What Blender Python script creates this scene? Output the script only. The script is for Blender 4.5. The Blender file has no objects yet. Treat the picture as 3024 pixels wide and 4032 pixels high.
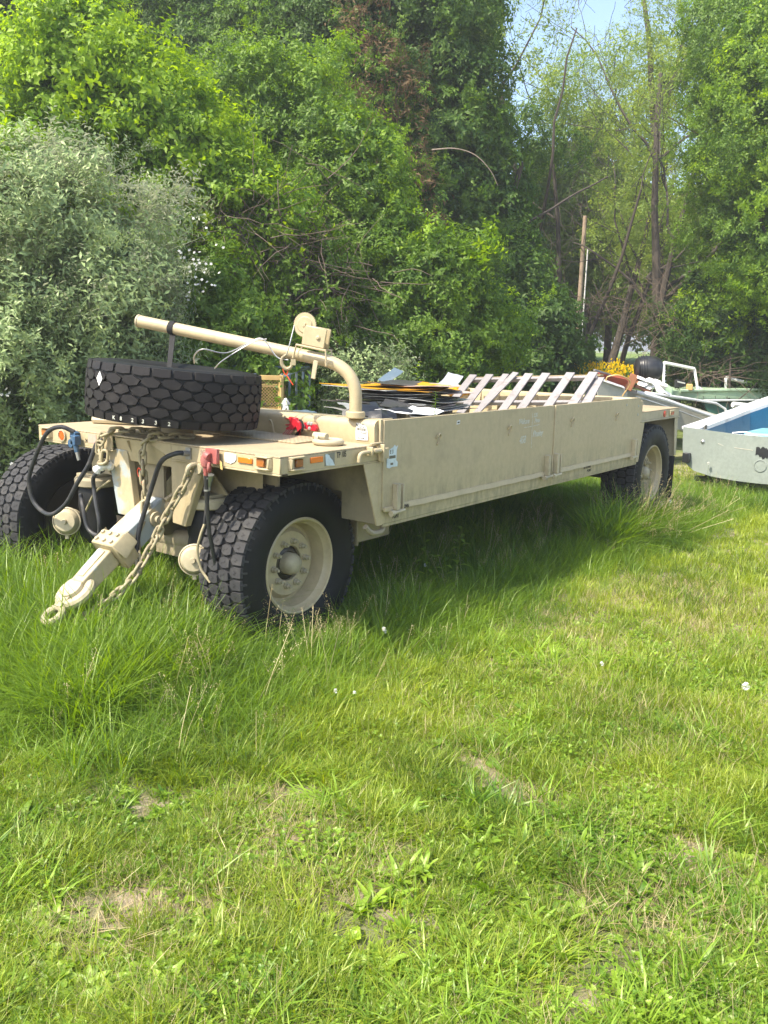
import bpy, math, random
import numpy as np
from mathutils import Vector, Matrix, noise as mnoise

random.seed(7)
RNG = np.random.default_rng(11)
S = bpy.context.scene
C = S.collection
PI = math.pi

# ---------------------------------------------------------------- camera, sky, sun, exposure
CAM = np.array([-3.559, -3.411, 2.022])
F_PX, PITCH, ROLL, YAW = 3411.0, 0.191, 0.026, 0.642
FW = np.array([math.cos(YAW)*math.cos(PITCH), math.sin(YAW)*math.cos(PITCH), -math.sin(PITCH)])
R0 = np.array([math.sin(YAW), -math.cos(YAW), 0.0]); U0 = np.cross(R0, FW)
RT = R0*math.cos(ROLL)+U0*math.sin(ROLL); UP = -R0*math.sin(ROLL)+U0*math.cos(ROLL)
cam = bpy.data.cameras.new('camera'); cam_o = bpy.data.objects.new('camera', cam); C.objects.link(cam_o)
cam.sensor_fit = 'VERTICAL'; cam.sensor_height = 36.0; cam.lens = 36.0*F_PX/4032.0
cam.clip_start = 0.05; cam.clip_end = 1500
cam_o.matrix_world = Matrix(((RT[0], UP[0], -FW[0], CAM[0]), (RT[1], UP[1], -FW[1], CAM[1]), (RT[2], UP[2], -FW[2], CAM[2]), (0, 0, 0, 1)))
S.camera = cam_o

SUN_AZ = math.radians(163.0)      # direction the light comes from, measured from +x towards +y
SUN_EL = math.radians(54.0)
sd = Vector((math.cos(SUN_AZ)*math.cos(SUN_EL), math.sin(SUN_AZ)*math.cos(SUN_EL), math.sin(SUN_EL)))
world = bpy.data.worlds.new('World'); S.world = world; world.use_nodes = True
wn = world.node_tree.nodes; wl = world.node_tree.links
sky = wn.new('ShaderNodeTexSky'); sky.sky_type = 'NISHITA'; sky.sun_disc = False
sky.sun_elevation = SUN_EL; sky.sun_rotation = math.radians(90) - SUN_AZ
sky.air_density = 1.1; sky.dust_density = 2.5; sky.ozone_density = 1.0
wl.new(sky.outputs[0], wn['Background'].inputs[0]); wn['Background'].inputs[1].default_value = 0.15
sun = bpy.data.lights.new('sun', 'SUN'); sun.energy = 3.6; sun.angle = math.radians(0.55); sun.color = (1.0, 0.91, 0.76)
sun_o = bpy.data.objects.new('sun', sun); C.objects.link(sun_o)
sun_o.rotation_euler = sd.to_track_quat('Z', 'Y').to_euler(); sun_o.location = (0, 0, 20)
S.view_settings.view_transform = 'Standard'; S.view_settings.look = 'None'
S.view_settings.exposure = 1.3; S.view_settings.gamma = 1.0; S.view_settings.use_curve_mapping = False
S.render.engine = 'CYCLES'
S.cycles.max_bounces = 6; S.cycles.diffuse_bounces = 3; S.cycles.transmission_bounces = 4; S.cycles.glossy_bounces = 2
S.cycles.use_denoising = True; S.cycles.use_adaptive_sampling = True; S.cycles.adaptive_threshold = 0.015
S.cycles.caustics_reflective = False; S.cycles.caustics_refractive = False
S.cycles.sample_clamp_indirect = 4.0

def sight(px, py, d):
    """world point seen along a sight line of the survey at horizontal distance d (metres)"""
    r = FW + RT*(px-1512)/F_PX - UP*(py-2016)/F_PX
    return CAM + r*d/math.hypot(r[0], r[1])

def smooth01(t):
    t = min(1.0, max(0.0, t)); return t*t*(3-2*t)
def gz(x, y):
    s = 0.8*x + 0.6*y
    z = 1.3*smooth01((s-9)/27) + 0.50*smooth01((s-34)/26)
    return z + 0.035*mnoise.noise(Vector((x*0.45, y*0.45, 3.1))) + 0.012*mnoise.noise(Vector((x*1.9, y*1.9, 8.1)))

# ---------------------------------------------------------------- materials
def new_mat(name):
    m = bpy.data.materials.new(name); m.use_nodes = True
    n = m.node_tree.nodes; b = n['Principled BSDF']
    return m, n, m.node_tree.links, b
def coords(n, l, scale=(1, 1, 1), src='Object'):
    tc = n.new('ShaderNodeTexCoord'); mp = n.new('ShaderNodeMapping'); mp.inputs['Scale'].default_value = scale
    l.new(tc.outputs[src], mp.inputs[0]); return mp.outputs[0]
def noisef(n, l, vec, scale, detail=4, rough=0.55, lo=0.35, hi=0.65):
    t = n.new('ShaderNodeTexNoise'); t.inputs['Scale'].default_value = scale; t.inputs['Detail'].default_value = detail
    t.inputs['Roughness'].default_value = rough
    l.new(vec, t.inputs['Vector'])
    r = n.new('ShaderNodeMapRange'); r.inputs[1].default_value = lo; r.inputs[2].default_value = hi; r.clamp = True
    l.new(t.outputs[0], r.inputs[0]); return r.outputs[0]
def mixc(n, l, fac, a, b):
    m = n.new('ShaderNodeMix'); m.data_type = 'RGBA'
    for sock, v in ((m.inputs[0], fac), (m.inputs[6], a), (m.inputs[7], b)):
        if hasattr(v, 'links'): l.new(v, sock)
        elif isinstance(v, (int, float)): sock.default_value = v
        else: sock.default_value = (*v, 1)
    return m.outputs[2]
def bumpn(n, l, h, strength, dist, b, prev=None):
    bp = n.new('ShaderNodeBump'); bp.inputs['Strength'].default_value = strength; bp.inputs['Distance'].default_value = dist
    l.new(h, bp.inputs['Height'])
    if prev is not None: l.new(prev, bp.inputs['Normal'])
    l.new(bp.outputs[0], b.inputs['Normal']); return bp.outputs[0]

def weathered(name, col, grime, rough=0.55, metal=0.0, grime_lo=0.52, grime_hi=0.75, streak=True, rust=None, bump=0.15, gscale=2.2, tint=0.12):
    m, n, l, b = new_mat(name)
    v = coords(n, l)
    f1 = noisef(n, l, v, gscale, 6, 0.62, grime_lo, grime_hi)
    light = tuple(min(1, c*(1+tint)) for c in col); dark = tuple(c*(1-tint) for c in col)
    c0 = mixc(n, l, noisef(n, l, v, 0.9, 3), dark, light)
    c0 = mixc(n, l, noisef(n, l, v, 24, 3, 0.6, 0.3, 0.9), c0, tuple(c*0.82 for c in col))
    c1 = mixc(n, l, f1, c0, grime)
    if streak:
        vs = coords(n, l, (11.3, 7.7, 0.9)); fs = noisef(n, l, vs, 1.9, 6, 0.65, 0.52, 0.85)
        mm = n.new('ShaderNodeMath'); mm.operation = 'MULTIPLY'; mm.inputs[1].default_value = 0.28; l.new(fs, mm.inputs[0])
        c1 = mixc(n, l, mm.outputs[0], c1, tuple(g*0.75 for g in grime))
    if rust:
        c1 = mixc(n, l, noisef(n, l, v, 17, 6, 0.7, 0.66, 0.72), c1, rust)
    l.new(c1, b.inputs['Base Color'])
    rr = n.new('ShaderNodeMapRange'); rr.inputs[3].default_value = rough-0.08; rr.inputs[4].default_value = min(1, rough+0.25)
    l.new(f1, rr.inputs[0]); l.new(rr.outputs[0], b.inputs['Roughness'])
    b.inputs['Metallic'].default_value = metal
    bumpn(n, l, noisef(n, l, v, 60, 4, 0.6, 0.0, 1.0), bump, 0.004, b)
    return m

M = {}
SAND = (0.46, 0.38, 0.23)
M['sand'] = weathered('sand_paint', SAND, (0.25, 0.215, 0.135), 0.55, rust=None, grime_lo=0.56, grime_hi=0.9, tint=0.06)
def panel_mat():
    m = weathered('side_panel_paint', SAND, (0.25, 0.215, 0.135), 0.55, grime_lo=0.56, grime_hi=0.9, tint=0.06)
    n = m.node_tree.nodes; l = m.node_tree.links; b = n['Principled BSDF']; c0 = b.inputs['Base Color'].links[0].from_socket
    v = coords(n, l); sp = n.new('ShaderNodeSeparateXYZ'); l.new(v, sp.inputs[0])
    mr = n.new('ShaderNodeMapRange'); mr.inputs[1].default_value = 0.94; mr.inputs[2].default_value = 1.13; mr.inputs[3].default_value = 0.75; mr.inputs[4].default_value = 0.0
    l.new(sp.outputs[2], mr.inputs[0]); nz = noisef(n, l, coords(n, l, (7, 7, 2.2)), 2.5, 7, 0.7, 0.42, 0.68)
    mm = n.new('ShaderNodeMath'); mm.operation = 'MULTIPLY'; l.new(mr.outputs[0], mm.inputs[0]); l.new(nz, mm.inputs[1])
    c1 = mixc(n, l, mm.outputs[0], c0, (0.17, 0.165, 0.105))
    sc = noisef(n, l, coords(n, l, (3, 3, 40)), 3.0, 5, 0.8, 0.70, 0.74)
    c1 = mixc(n, l, sc, c1, (0.33, 0.29, 0.19))
    ru = noisef(n, l, v, 9.0, 8, 0.8, 0.70, 0.73); c1 = mixc(n, l, ru, c1, (0.16, 0.10, 0.055))
    l.new(c1, b.inputs['Base Color'])
    wv = n.new('ShaderNodeTexNoise'); wv.inputs['Scale'].default_value = 1.6; l.new(v, wv.inputs['Vector'])
    bp = n.new('ShaderNodeBump'); bp.inputs['Strength'].default_value = 0.5; bp.inputs['Distance'].default_value = 0.02; l.new(wv.outputs[0], bp.inputs['Height']); l.new(bp.outputs[0], b.inputs['Normal'])
    return m
M['panel'] = panel_mat()
M['sand_worn'] = weathered('sand_paint_worn', (0.47, 0.41, 0.27), (0.22, 0.19, 0.125), 0.6, rust=(0.13, 0.07, 0.035), grime_lo=0.48, grime_hi=0.8)
M['sand_scraped'] = weathered('sand_paint_scraped', (0.44, 0.37, 0.23), (0.34, 0.38, 0.38), 0.5, grime_lo=0.5, grime_hi=0.56, gscale=4.0, streak=False)
M['sand_dark'] = weathered('sand_paint_darker', (0.30, 0.255, 0.165), (0.14, 0.12, 0.085), 0.7)  # darker sand tone for the chassis and tucked-away parts
M['steel'] = weathered('bare_steel', (0.42, 0.43, 0.42), (0.2, 0.2, 0.19), 0.4, 0.7, streak=False)
M['chain'] = weathered('chain_paint', (0.36, 0.31, 0.19), (0.17, 0.14, 0.09), 0.6, streak=False, gscale=14)
M['rubber'] = weathered('tyre_rubber', (0.009, 0.010, 0.010), (0.024, 0.022, 0.020), 0.62, streak=False, gscale=5, bump=0.25, grime_lo=0.45, grime_hi=0.85)
M['rubber_tread'] = weathered('tread_rubber', (0.042, 0.042, 0.044), (0.078, 0.075, 0.07), 0.72, streak=False, gscale=9, bump=0.3)
M['rubber_spare'] = weathered('spare_tread_rubber', (0.018, 0.0165, 0.017), (0.036, 0.033, 0.031), 0.6, streak=False, gscale=9, bump=0.3)
M['hose'] = weathered('hose_rubber', (0.035, 0.037, 0.04), (0.09, 0.085, 0.08), 0.45, streak=False, gscale=8)
M['black'] = weathered('black_plastic', (0.02, 0.021, 0.023), (0.05, 0.05, 0.048), 0.4, streak=False)
M['strap'] = weathered('strap_webbing', (0.02, 0.02, 0.02), (0.04, 0.04, 0.04), 0.85, streak=False)
M['red'] = weathered('red_paint', (0.55, 0.02, 0.035), (0.30, 0.02, 0.03), 0.4, streak=False, gscale=7)
M['redfade'] = weathered('faded_red_paint', (0.36, 0.10, 0.09), (0.25, 0.10, 0.08), 0.6, streak=False, gscale=9)
M['blue_hand'] = weathered('blue_paint', (0.03, 0.085, 0.17), (0.10, 0.14, 0.17), 0.5, streak=False, gscale=15)
M['orange_tie'] = weathered('orange_plastic', (0.85, 0.09, 0.03), (0.7, 0.1, 0.04), 0.4, streak=False)
M['paper'] = weathered('paper_label', (0.75, 0.76, 0.76), (0.55, 0.56, 0.55), 0.6, streak=False, gscale=20)
M['paper_blue'] = weathered('torn_paper', (0.58, 0.66, 0.68), (0.40, 0.46, 0.45), 0.7, streak=False, gscale=16)
M['glue'] = weathered('label_residue', (0.22, 0.21, 0.16), (0.18, 0.17, 0.13), 0.8, streak=False)
M['plate'] = weathered('data_plate', (0.40, 0.33, 0.25), (0.25, 0.16, 0.12), 0.5, streak=False, gscale=60, grime_lo=0.48, grime_hi=0.53)
M['ink'] = weathered('stencil_ink', (0.03, 0.028, 0.022), (0.07, 0.06, 0.045), 0.8, streak=False, gscale=30)
M['ink_faint'] = weathered('faded_stencil_ink', (0.13, 0.12, 0.085), (0.2, 0.18, 0.12), 0.8, streak=False, gscale=40)
M['chalk'] = weathered('chalk', (0.66, 0.67, 0.60), (0.42, 0.42, 0.33), 0.9, streak=False, gscale=60, grime_lo=0.42, grime_hi=0.6)
M['wood'] = weathered('grey_board', (0.25, 0.235, 0.235), (0.17, 0.14, 0.125), 0.85, streak=False, gscale=6, bump=0.4)
M['wood_tan'] = weathered('tan_timber', (0.30, 0.24, 0.13), (0.12, 0.10, 0.06), 0.85, streak=False, bump=0.4)
M['yellow'] = weathered('yellow_paint', (0.62, 0.31, 0.015), (0.45, 0.22, 0.03), 0.45, streak=False)
M['cream'] = weathered('cream_yellow_paint', (0.62, 0.43, 0.16), (0.32, 0.16, 0.06), 0.55, rust=(0.16, 0.07, 0.03))
M['cagegrey'] = weathered('blue_grey_steel', (0.13, 0.18, 0.22), (0.18, 0.19, 0.19), 0.4, streak=False)
M['sheet'] = weathered('aluminium_sheet', (0.52, 0.53, 0.52), (0.28, 0.27, 0.25), 0.38, 0.35, streak=False)
M['sheetdark'] = weathered('dark_sheet', (0.055, 0.055, 0.055), (0.12, 0.11, 0.10), 0.45, streak=False)
M['sheetpink'] = weathered('pinkish_sheet', (0.50, 0.40, 0.36), (0.3, 0.24, 0.2), 0.5, streak=False)
M['white'] = weathered('white_gelcoat', (0.74, 0.74, 0.72), (0.42, 0.40, 0.38), 0.4, grime_lo=0.55)
M['hull'] = weathered('pale_green_hull_paint', (0.24, 0.275, 0.245), (0.30, 0.33, 0.29), 0.55, grime_lo=0.55, grime_hi=0.9)
M['mint'] = weathered('mint_green_hull', (0.40, 0.55, 0.37), (0.20, 0.26, 0.15), 0.5, grime_lo=0.48, gscale=4)
M['greendark'] = weathered('dark_green_hull', (0.03, 0.11, 0.07), (0.05, 0.09, 0.05), 0.4)
M['boatblue'] = weathered('blue_hull_liner', (0.012, 0.12, 0.23), (0.02, 0.10, 0.18), 0.4)
M['lightblue'] = weathered('light_blue_vinyl', (0.16, 0.40, 0.50), (0.25, 0.4, 0.45), 0.5, streak=False)
M['redhull'] = weathered('faded_red_hull', (0.42, 0.085, 0.05), (0.27, 0.10, 0.07), 0.55)
M['ruststeel'] = weathered('rusty_steel', (0.32, 0.13, 0.06), (0.14, 0.06, 0.035), 0.8, streak=False)
M['beigehull'] = weathered('beige_hull', (0.45, 0.44, 0.37), (0.28, 0.26, 0.2), 0.5)
M['bark'] = weathered('bark', (0.065, 0.052, 0.040), (0.035, 0.028, 0.022), 0.9, streak=True, gscale=9, bump=0.9)
M['bark_pale'] = weathered('pale_bark', (0.27, 0.22, 0.165), (0.12, 0.10, 0.075), 0.9, streak=True, gscale=9, bump=0.9)
M['twigs'] = weathered('dry_twigs', (0.15, 0.11, 0.082), (0.08, 0.06, 0.045), 0.9, streak=False)
M['pole'] = weathered('pole_wood', (0.38, 0.29, 0.21), (0.2, 0.14, 0.1), 0.85)
M['road'] = weathered('driveway', (0.42, 0.36, 0.34), (0.33, 0.29, 0.27), 0.9, streak=False)
for k_ in ('rubber', 'rubber_tread', 'rubber_spare', 'strap', 'hose'): M[k_].node_tree.nodes['Principled BSDF'].inputs['Specular IOR Level'].default_value = 0.22
def plastic_lens(name, col):
    m, n, l, b = new_mat(name)
    v = coords(n, l); w = n.new('ShaderNodeTexWave'); w.inputs['Scale'].default_value = 60; l.new(v, w.inputs['Vector'])
    l.new(mixc(n, l, w.outputs['Fac'], col, tuple(c*0.7 for c in col)), b.inputs['Base Color'])
    b.inputs['Roughness'].default_value = 0.18; b.inputs['Coat Weight'].default_value = 0.3
    return m
M['amber'] = plastic_lens('amber_lens', (0.85, 0.22, 0.01))
M['amberdark'] = plastic_lens('brown_lens', (0.32, 0.11, 0.02))
M['orange'] = plastic_lens('orange_reflector', (0.85, 0.12, 0.005))
M['redlens'] = plastic_lens('red_lens', (0.5, 0.02, 0.02))
# anti-slip deck: tiny raised diamonds over dusty paint
def deck_mat():
    m = weathered('anti_slip_deck_paint', (0.43, 0.345, 0.215), (0.24, 0.20, 0.13), 0.7, streak=False, rust=(0.17, 0.11, 0.06), gscale=2.6, grime_lo=0.46, grime_hi=0.8)
    n = m.node_tree.nodes; l = m.node_tree.links; b = n['Principled BSDF']
    v = coords(n, l, (38, 38, 38)); ch = n.new('ShaderNodeTexVoronoi'); ch.inputs['Randomness'].default_value = 0.0; ch.inputs['Scale'].default_value = 1.0
    rot = n.new('ShaderNodeMapping'); rot.inputs['Rotation'].default_value = (0, 0, PI/4); l.new(v, rot.inputs[0]); l.new(rot.outputs[0], ch.inputs['Vector'])
    r = n.new('ShaderNodeMapRange'); r.inputs[1].default_value = 0.2; r.inputs[2].default_value = 0.45; r.inputs[3].default_value = 1; r.inputs[4].default_value = 0
    l.new(ch.outputs['Distance'], r.inputs[0]); bumpn(n, l, r.outputs[0], 0.7, 0.004, b)
    return m
M['deck'] = deck_mat()

def leaf_mat(name, c1, c2, trans=0.45, gloss=0.08, rough=0.4, back=None):
    m = bpy.data.materials.new(name); m.use_nodes = True
    n = m.node_tree.nodes; l = m.node_tree.links; n.clear()
    out = n.new('ShaderNodeOutputMaterial')
    at = n.new('ShaderNodeAttribute'); at.attribute_name = 'tint'
    oi = n.new('ShaderNodeObjectInfo')
    ad = n.new('ShaderNodeMath'); ad.operation = 'MULTIPLY_ADD'; ad.inputs[1].default_value = 0.45; ad.inputs[2].default_value = 0.0
    l.new(oi.outputs['Random'], ad.inputs[0])
    ad2 = n.new('ShaderNodeMath'); ad2.operation = 'MULTIPLY_ADD'; ad2.inputs[1].default_value = 0.6
    l.new(at.outputs['Fac'], ad2.inputs[0]); l.new(ad.outputs[0], ad2.inputs[2])
    nz = n.new('ShaderNodeTexNoise'); nz.inputs['Scale'].default_value = 0.9; nz.inputs['Detail'].default_value = 3
    l.new(oi.outputs['Location'], nz.inputs['Vector'])
    ad3 = n.new('ShaderNodeMath'); ad3.operation = 'MULTIPLY_ADD'; ad3.inputs[1].default_value = 1.6; ad3.inputs[2].default_value = -0.8
    l.new(nz.outputs[0], ad3.inputs[0])
    ad4 = n.new('ShaderNodeMath'); ad4.operation = 'ADD'; ad4.use_clamp = True; l.new(ad2.outputs[0], ad4.inputs[0]); l.new(ad3.outputs[0], ad4.inputs[1])
    col = mixc(n, l, ad4.outputs[0], c1, c2)
    if back is not None:
        g = n.new('ShaderNodeNewGeometry'); col = mixc(n, l, g.outputs['Backfacing'], col, back)
    d = n.new('ShaderNodeBsdfDiffuse'); t = n.new('ShaderNodeBsdfTranslucent'); g2 = n.new('ShaderNodeBsdfGlossy')
    l.new(col, d.inputs[0])
    hs = n.new('ShaderNodeHueSaturation'); hs.inputs['Hue'].default_value = 0.485; hs.inputs['Saturation'].default_value = 1.15; hs.inputs['Value'].default_value = 1.7
    l.new(col, hs.inputs['Color']); l.new(hs.outputs[0], t.inputs[0])
    g2.inputs['Roughness'].default_value = rough; g2.inputs[0].default_value = (0.75, 0.8, 0.6, 1)
    m1 = n.new('ShaderNodeMixShader'); m1.inputs[0].default_value = trans; l.new(d.outputs[0], m1.inputs[1]); l.new(t.outputs[0], m1.inputs[2])
    m2 = n.new('ShaderNodeMixShader'); m2.inputs[0].default_value = gloss; l.new(m1.outputs[0], m2.inputs[1]); l.new(g2.outputs[0], m2.inputs[2])
    l.new(m2.outputs[0], out.inputs[0])
    return m
L = {}
L['silver'] = leaf_mat('silver_leaf', (0.135, 0.205, 0.070), (0.32, 0.42, 0.18), 0.30, 0.06, 0.45, back=(0.36, 0.39, 0.27))
L['bright'] = leaf_mat('bright_leaf', (0.080, 0.175, 0.014), (0.30, 0.45, 0.030), 0.5, 0.03, 0.5)
L['mid'] = leaf_mat('mid_green_leaf', (0.070, 0.147, 0.022), (0.175, 0.287, 0.036), 0.45, 0.03, 0.5)
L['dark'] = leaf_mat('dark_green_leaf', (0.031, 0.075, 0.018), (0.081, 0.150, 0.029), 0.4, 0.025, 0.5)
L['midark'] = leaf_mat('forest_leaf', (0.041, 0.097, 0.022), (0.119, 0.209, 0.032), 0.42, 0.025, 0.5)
L['far'] = leaf_mat('distant_leaf', (0.15, 0.24, 0.055), (0.30, 0.38, 0.08), 0.5, 0.02, 0.5)
L['brown'] = leaf_mat('dead_brown_leaf', (0.105, 0.072, 0.040), (0.19, 0.135, 0.075), 0.3, 0.01, 0.5)
L['grass'] = leaf_mat('grass_blade', (0.065, 0.135, 0.011), (0.36, 0.43, 0.052), 0.45, 0.035, 0.4)
L['grass_tall'] = leaf_mat('tall_grass_blade', (0.055, 0.130, 0.014), (0.23, 0.35, 0.042), 0.45, 0.035, 0.4)
L['straw'] = leaf_mat('dry_straw', (0.380, 0.299, 0.149), (0.575, 0.494, 0.287), 0.3, 0.03)
L['weed'] = leaf_mat('broad_weed_leaf', (0.080, 0.180, 0.014), (0.30, 0.44, 0.045), 0.4, 0.04, 0.4)
L['petal'] = leaf_mat('white_petal', (0.72, 0.72, 0.68), (0.8, 0.8, 0.78), 0.3, 0.0)
L['yellow'] = leaf_mat('yellow_petal', (0.72, 0.50, 0.01), (0.85, 0.62, 0.02), 0.3, 0.0)
L['red'] = leaf_mat('reddish_petal', (0.45, 0.16, 0.16), (0.55, 0.25, 0.22), 0.3, 0.0)

# ---------------------------------------------------------------- mesh helpers
class MB:
    def __init__(s): s.v = []; s.f = []
    def add(s, vs, fs):
        o = len(s.v); s.v += [tuple(map(float, p)) for p in vs]; s.f += [tuple(i+o for i in f) for f in fs]; return s
    def hexa(s, p):   # 8 points: bottom loop, top loop
        return s.add(p, [(0, 3, 2, 1), (4, 5, 6, 7), (0, 1, 5, 4), (1, 2, 6, 5), (2, 3, 7, 6), (3, 0, 4, 7)])
    def box(s, x0, x1, y0, y1, z0, z1):
        return s.hexa([(x0, y0, z0), (x1, y0, z0), (x1, y1, z0), (x0, y1, z0), (x0, y0, z1), (x1, y0, z1), (x1, y1, z1), (x0, y1, z1)])
    def obox(s, c, ux, uy, uz, hx, hy, hz):
        c = Vector(c); ux = Vector(ux).normalized(); uy = Vector(uy).normalized(); uz = Vector(uz).normalized()
        q = [c+ux*a*hx+uy*b*hy+uz*d*hz for d in (-1, 1) for a, b in ((-1, -1), (1, -1), (1, 1), (-1, 1))]
        return s.hexa(q)
    def bar(s, p0, p1, w, h, up=(0, 0, 1)):
        p0 = Vector(p0); p1 = Vector(p1); d = (p1-p0); u = d.normalized(); side = u.cross(Vector(up))
        if side.length < 1e-4: side = u.cross(Vector((1, 0, 0)))
        side.normalize(); top = side.cross(u)
        return s.obox((p0+p1)/2, u, side, top, d.length/2, w/2, h/2)
    def prism(s, poly, off):
        n = len(poly); off = Vector(off); a = [Vector(p) for p in poly]; b = [p+off for p in a]
        return s.add(a+b, [tuple(range(n-1, -1, -1)), tuple(range(n, 2*n))]+[(i, (i+1) % n, (i+1) % n+n, i+n) for i in range(n)])
    def tube(s, pts, r, n=10, caps=True, closed=False):
        P = [Vector(p) for p in pts]; k = len(P)
        rr = r if isinstance(r, (list, tuple)) else [r]*k
        vs = []; prev = None; nrm = None
        for i in range(k):
            if closed: t = P[(i+1) % k]-P[i-1]
            else: t = P[min(i+1, k-1)]-P[max(i-1, 0)]
            if t.length < 1e-9: t = Vector((0, 0, 1))
            t.normalize()
            if nrm is None:
                nrm = t.cross(Vector((0, 0, 1)))
                if nrm.length < 0.1: nrm = t.cross(Vector((1, 0, 0)))
            nrm = (nrm - t*nrm.dot(t)).normalized(); bn = t.cross(nrm)
            vs += [P[i]+(nrm*math.cos(2*PI*j/n)+bn*math.sin(2*PI*j/n))*rr[i] for j in range(n)]
        fs = []
        for i in range(k if closed else k-1):
            a = i*n; b = ((i+1) % k)*n
            fs += [(a+j, a+(j+1) % n, b+(j+1) % n, b+j) for j in range(n)]
        if caps and not closed: fs += [tuple(range(n-1, -1, -1)), tuple((k-1)*n+j for j in range(n))]
        return s.add(vs, fs)
    def cyl(s, p0, p1, r, n=20): return s.tube([p0, p1], r, n)
    def lathe(s, prof, c, axis, n=40, closed=False):
        c = Vector(c); ax = Vector(axis).normalized(); u = ax.cross(Vector((0, 0, 1)))
        if u.length < 0.1: u = ax.cross(Vector((1, 0, 0)))
        u.normalize(); w = ax.cross(u); k = len(prof); vs = []
        for r, h in prof: vs += [c+ax*h+(u*math.cos(2*PI*j/n)+w*math.sin(2*PI*j/n))*r for j in range(n)]
        fs = []
        for i in range(k if closed else k-1):
            a = i*n; b = ((i+1) % k)*n
            fs += [(a+j, b+j, b+(j+1) % n, a+(j+1) % n) for j in range(n)]
        if not closed:
            fs += [tuple(range(n)), tuple((k-1)*n+j for j in range(n-1, -1, -1))]
        return s.add(vs, fs)
    def mesh(s, name, mat, sharp=35):
        me = bpy.data.meshes.new(name); me.from_pydata(s.v, [], s.f); me.validate(clean_customdata=False)
        mats = mat if isinstance(mat, (list, tuple)) else [mat]
        for q in mats: me.materials.append(q)
        me.shade_smooth(); me.set_sharp_from_angle(angle=math.radians(sharp)); me.update(); return me
    def build(s, name, mat, parent=None, bevel=0.0, sharp=35, seg=1):
        o = bpy.data.objects.new(name, s.mesh(name, mat, sharp)); C.objects.link(o)
        if bevel:
            b = o.modifiers.new('bevel', 'BEVEL'); b.width = bevel; b.segments = seg; b.limit_method = 'ANGLE'; b.angle_limit = math.radians(40)
        if parent: put_under(o, parent)
        return o
def put_under(o, parent):
    o.parent = parent
    m = parent.matrix_basis.copy(); p = parent.parent
    o.matrix_parent_inverse = WORLD[parent.name].inverted() if parent.name in WORLD else Matrix.Identity(4)
WORLD = {}
def tag(o, label=None, cat=None, group=None, kind=None):
    if label: o['label'] = label
    if cat: o['category'] = cat
    if group: o['group'] = group
    if kind: o['kind'] = kind
    return o
def thing(name, label, cat, loc, group=None):
    o = bpy.data.objects.new(name, None); o.location = loc; o.empty_display_size = 0.2; C.objects.link(o)
    WORLD[o.name] = Matrix.Translation(Vector(loc)); return tag(o, label, cat, group)
def local(o): WORLD.pop(o.name, None)
def catmull(pts, k=8):
    P = [Vector(p) for p in pts]; P = [2*P[0]-P[1]]+P+[2*P[-1]-P[-2]]; out = []
    for i in range(1, len(P)-2):
        for j in range(k):
            t = j/k; a, b, c, d = P[i-1:i+3]
            out.append(0.5*((2*b)+(c-a)*t+(2*a-5*b+4*c-d)*t*t+(3*b-a-3*c+d)*t**3))
    out.append(P[-2]); return out
BOLD = 0.022
def text_on(name, body, size, origin, right, up, mat, parent, xscale=1.0, shear=0.0, align='LEFT'):
    cu = bpy.data.curves.new(name, 'FONT'); cu.body = body; cu.size = size; cu.align_x = align; cu.shear = shear; cu.extrude = 0.0004; cu.offset = size*BOLD
    o = bpy.data.objects.new(name, cu); C.objects.link(o)
    dg = bpy.context.evaluated_depsgraph_get(); me = bpy.data.meshes.new_from_object(o.evaluated_get(dg))
    bpy.data.objects.remove(o); me.name = name
    r = Vector(right).normalized(); u = Vector(up).normalized(); n = r.cross(u)
    mt = Matrix(((r[0]*xscale, u[0], n[0], origin[0]), (r[1]*xscale, u[1], n[1], origin[1]), (r[2]*xscale, u[2], n[2], origin[2]), (0, 0, 0, 1)))
    me.transform(mt); me.materials.clear(); me.materials.append(mat)
    o = bpy.data.objects.new(name, me); C.objects.link(o)
    if parent: put_under(o, parent)
    return o
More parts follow.
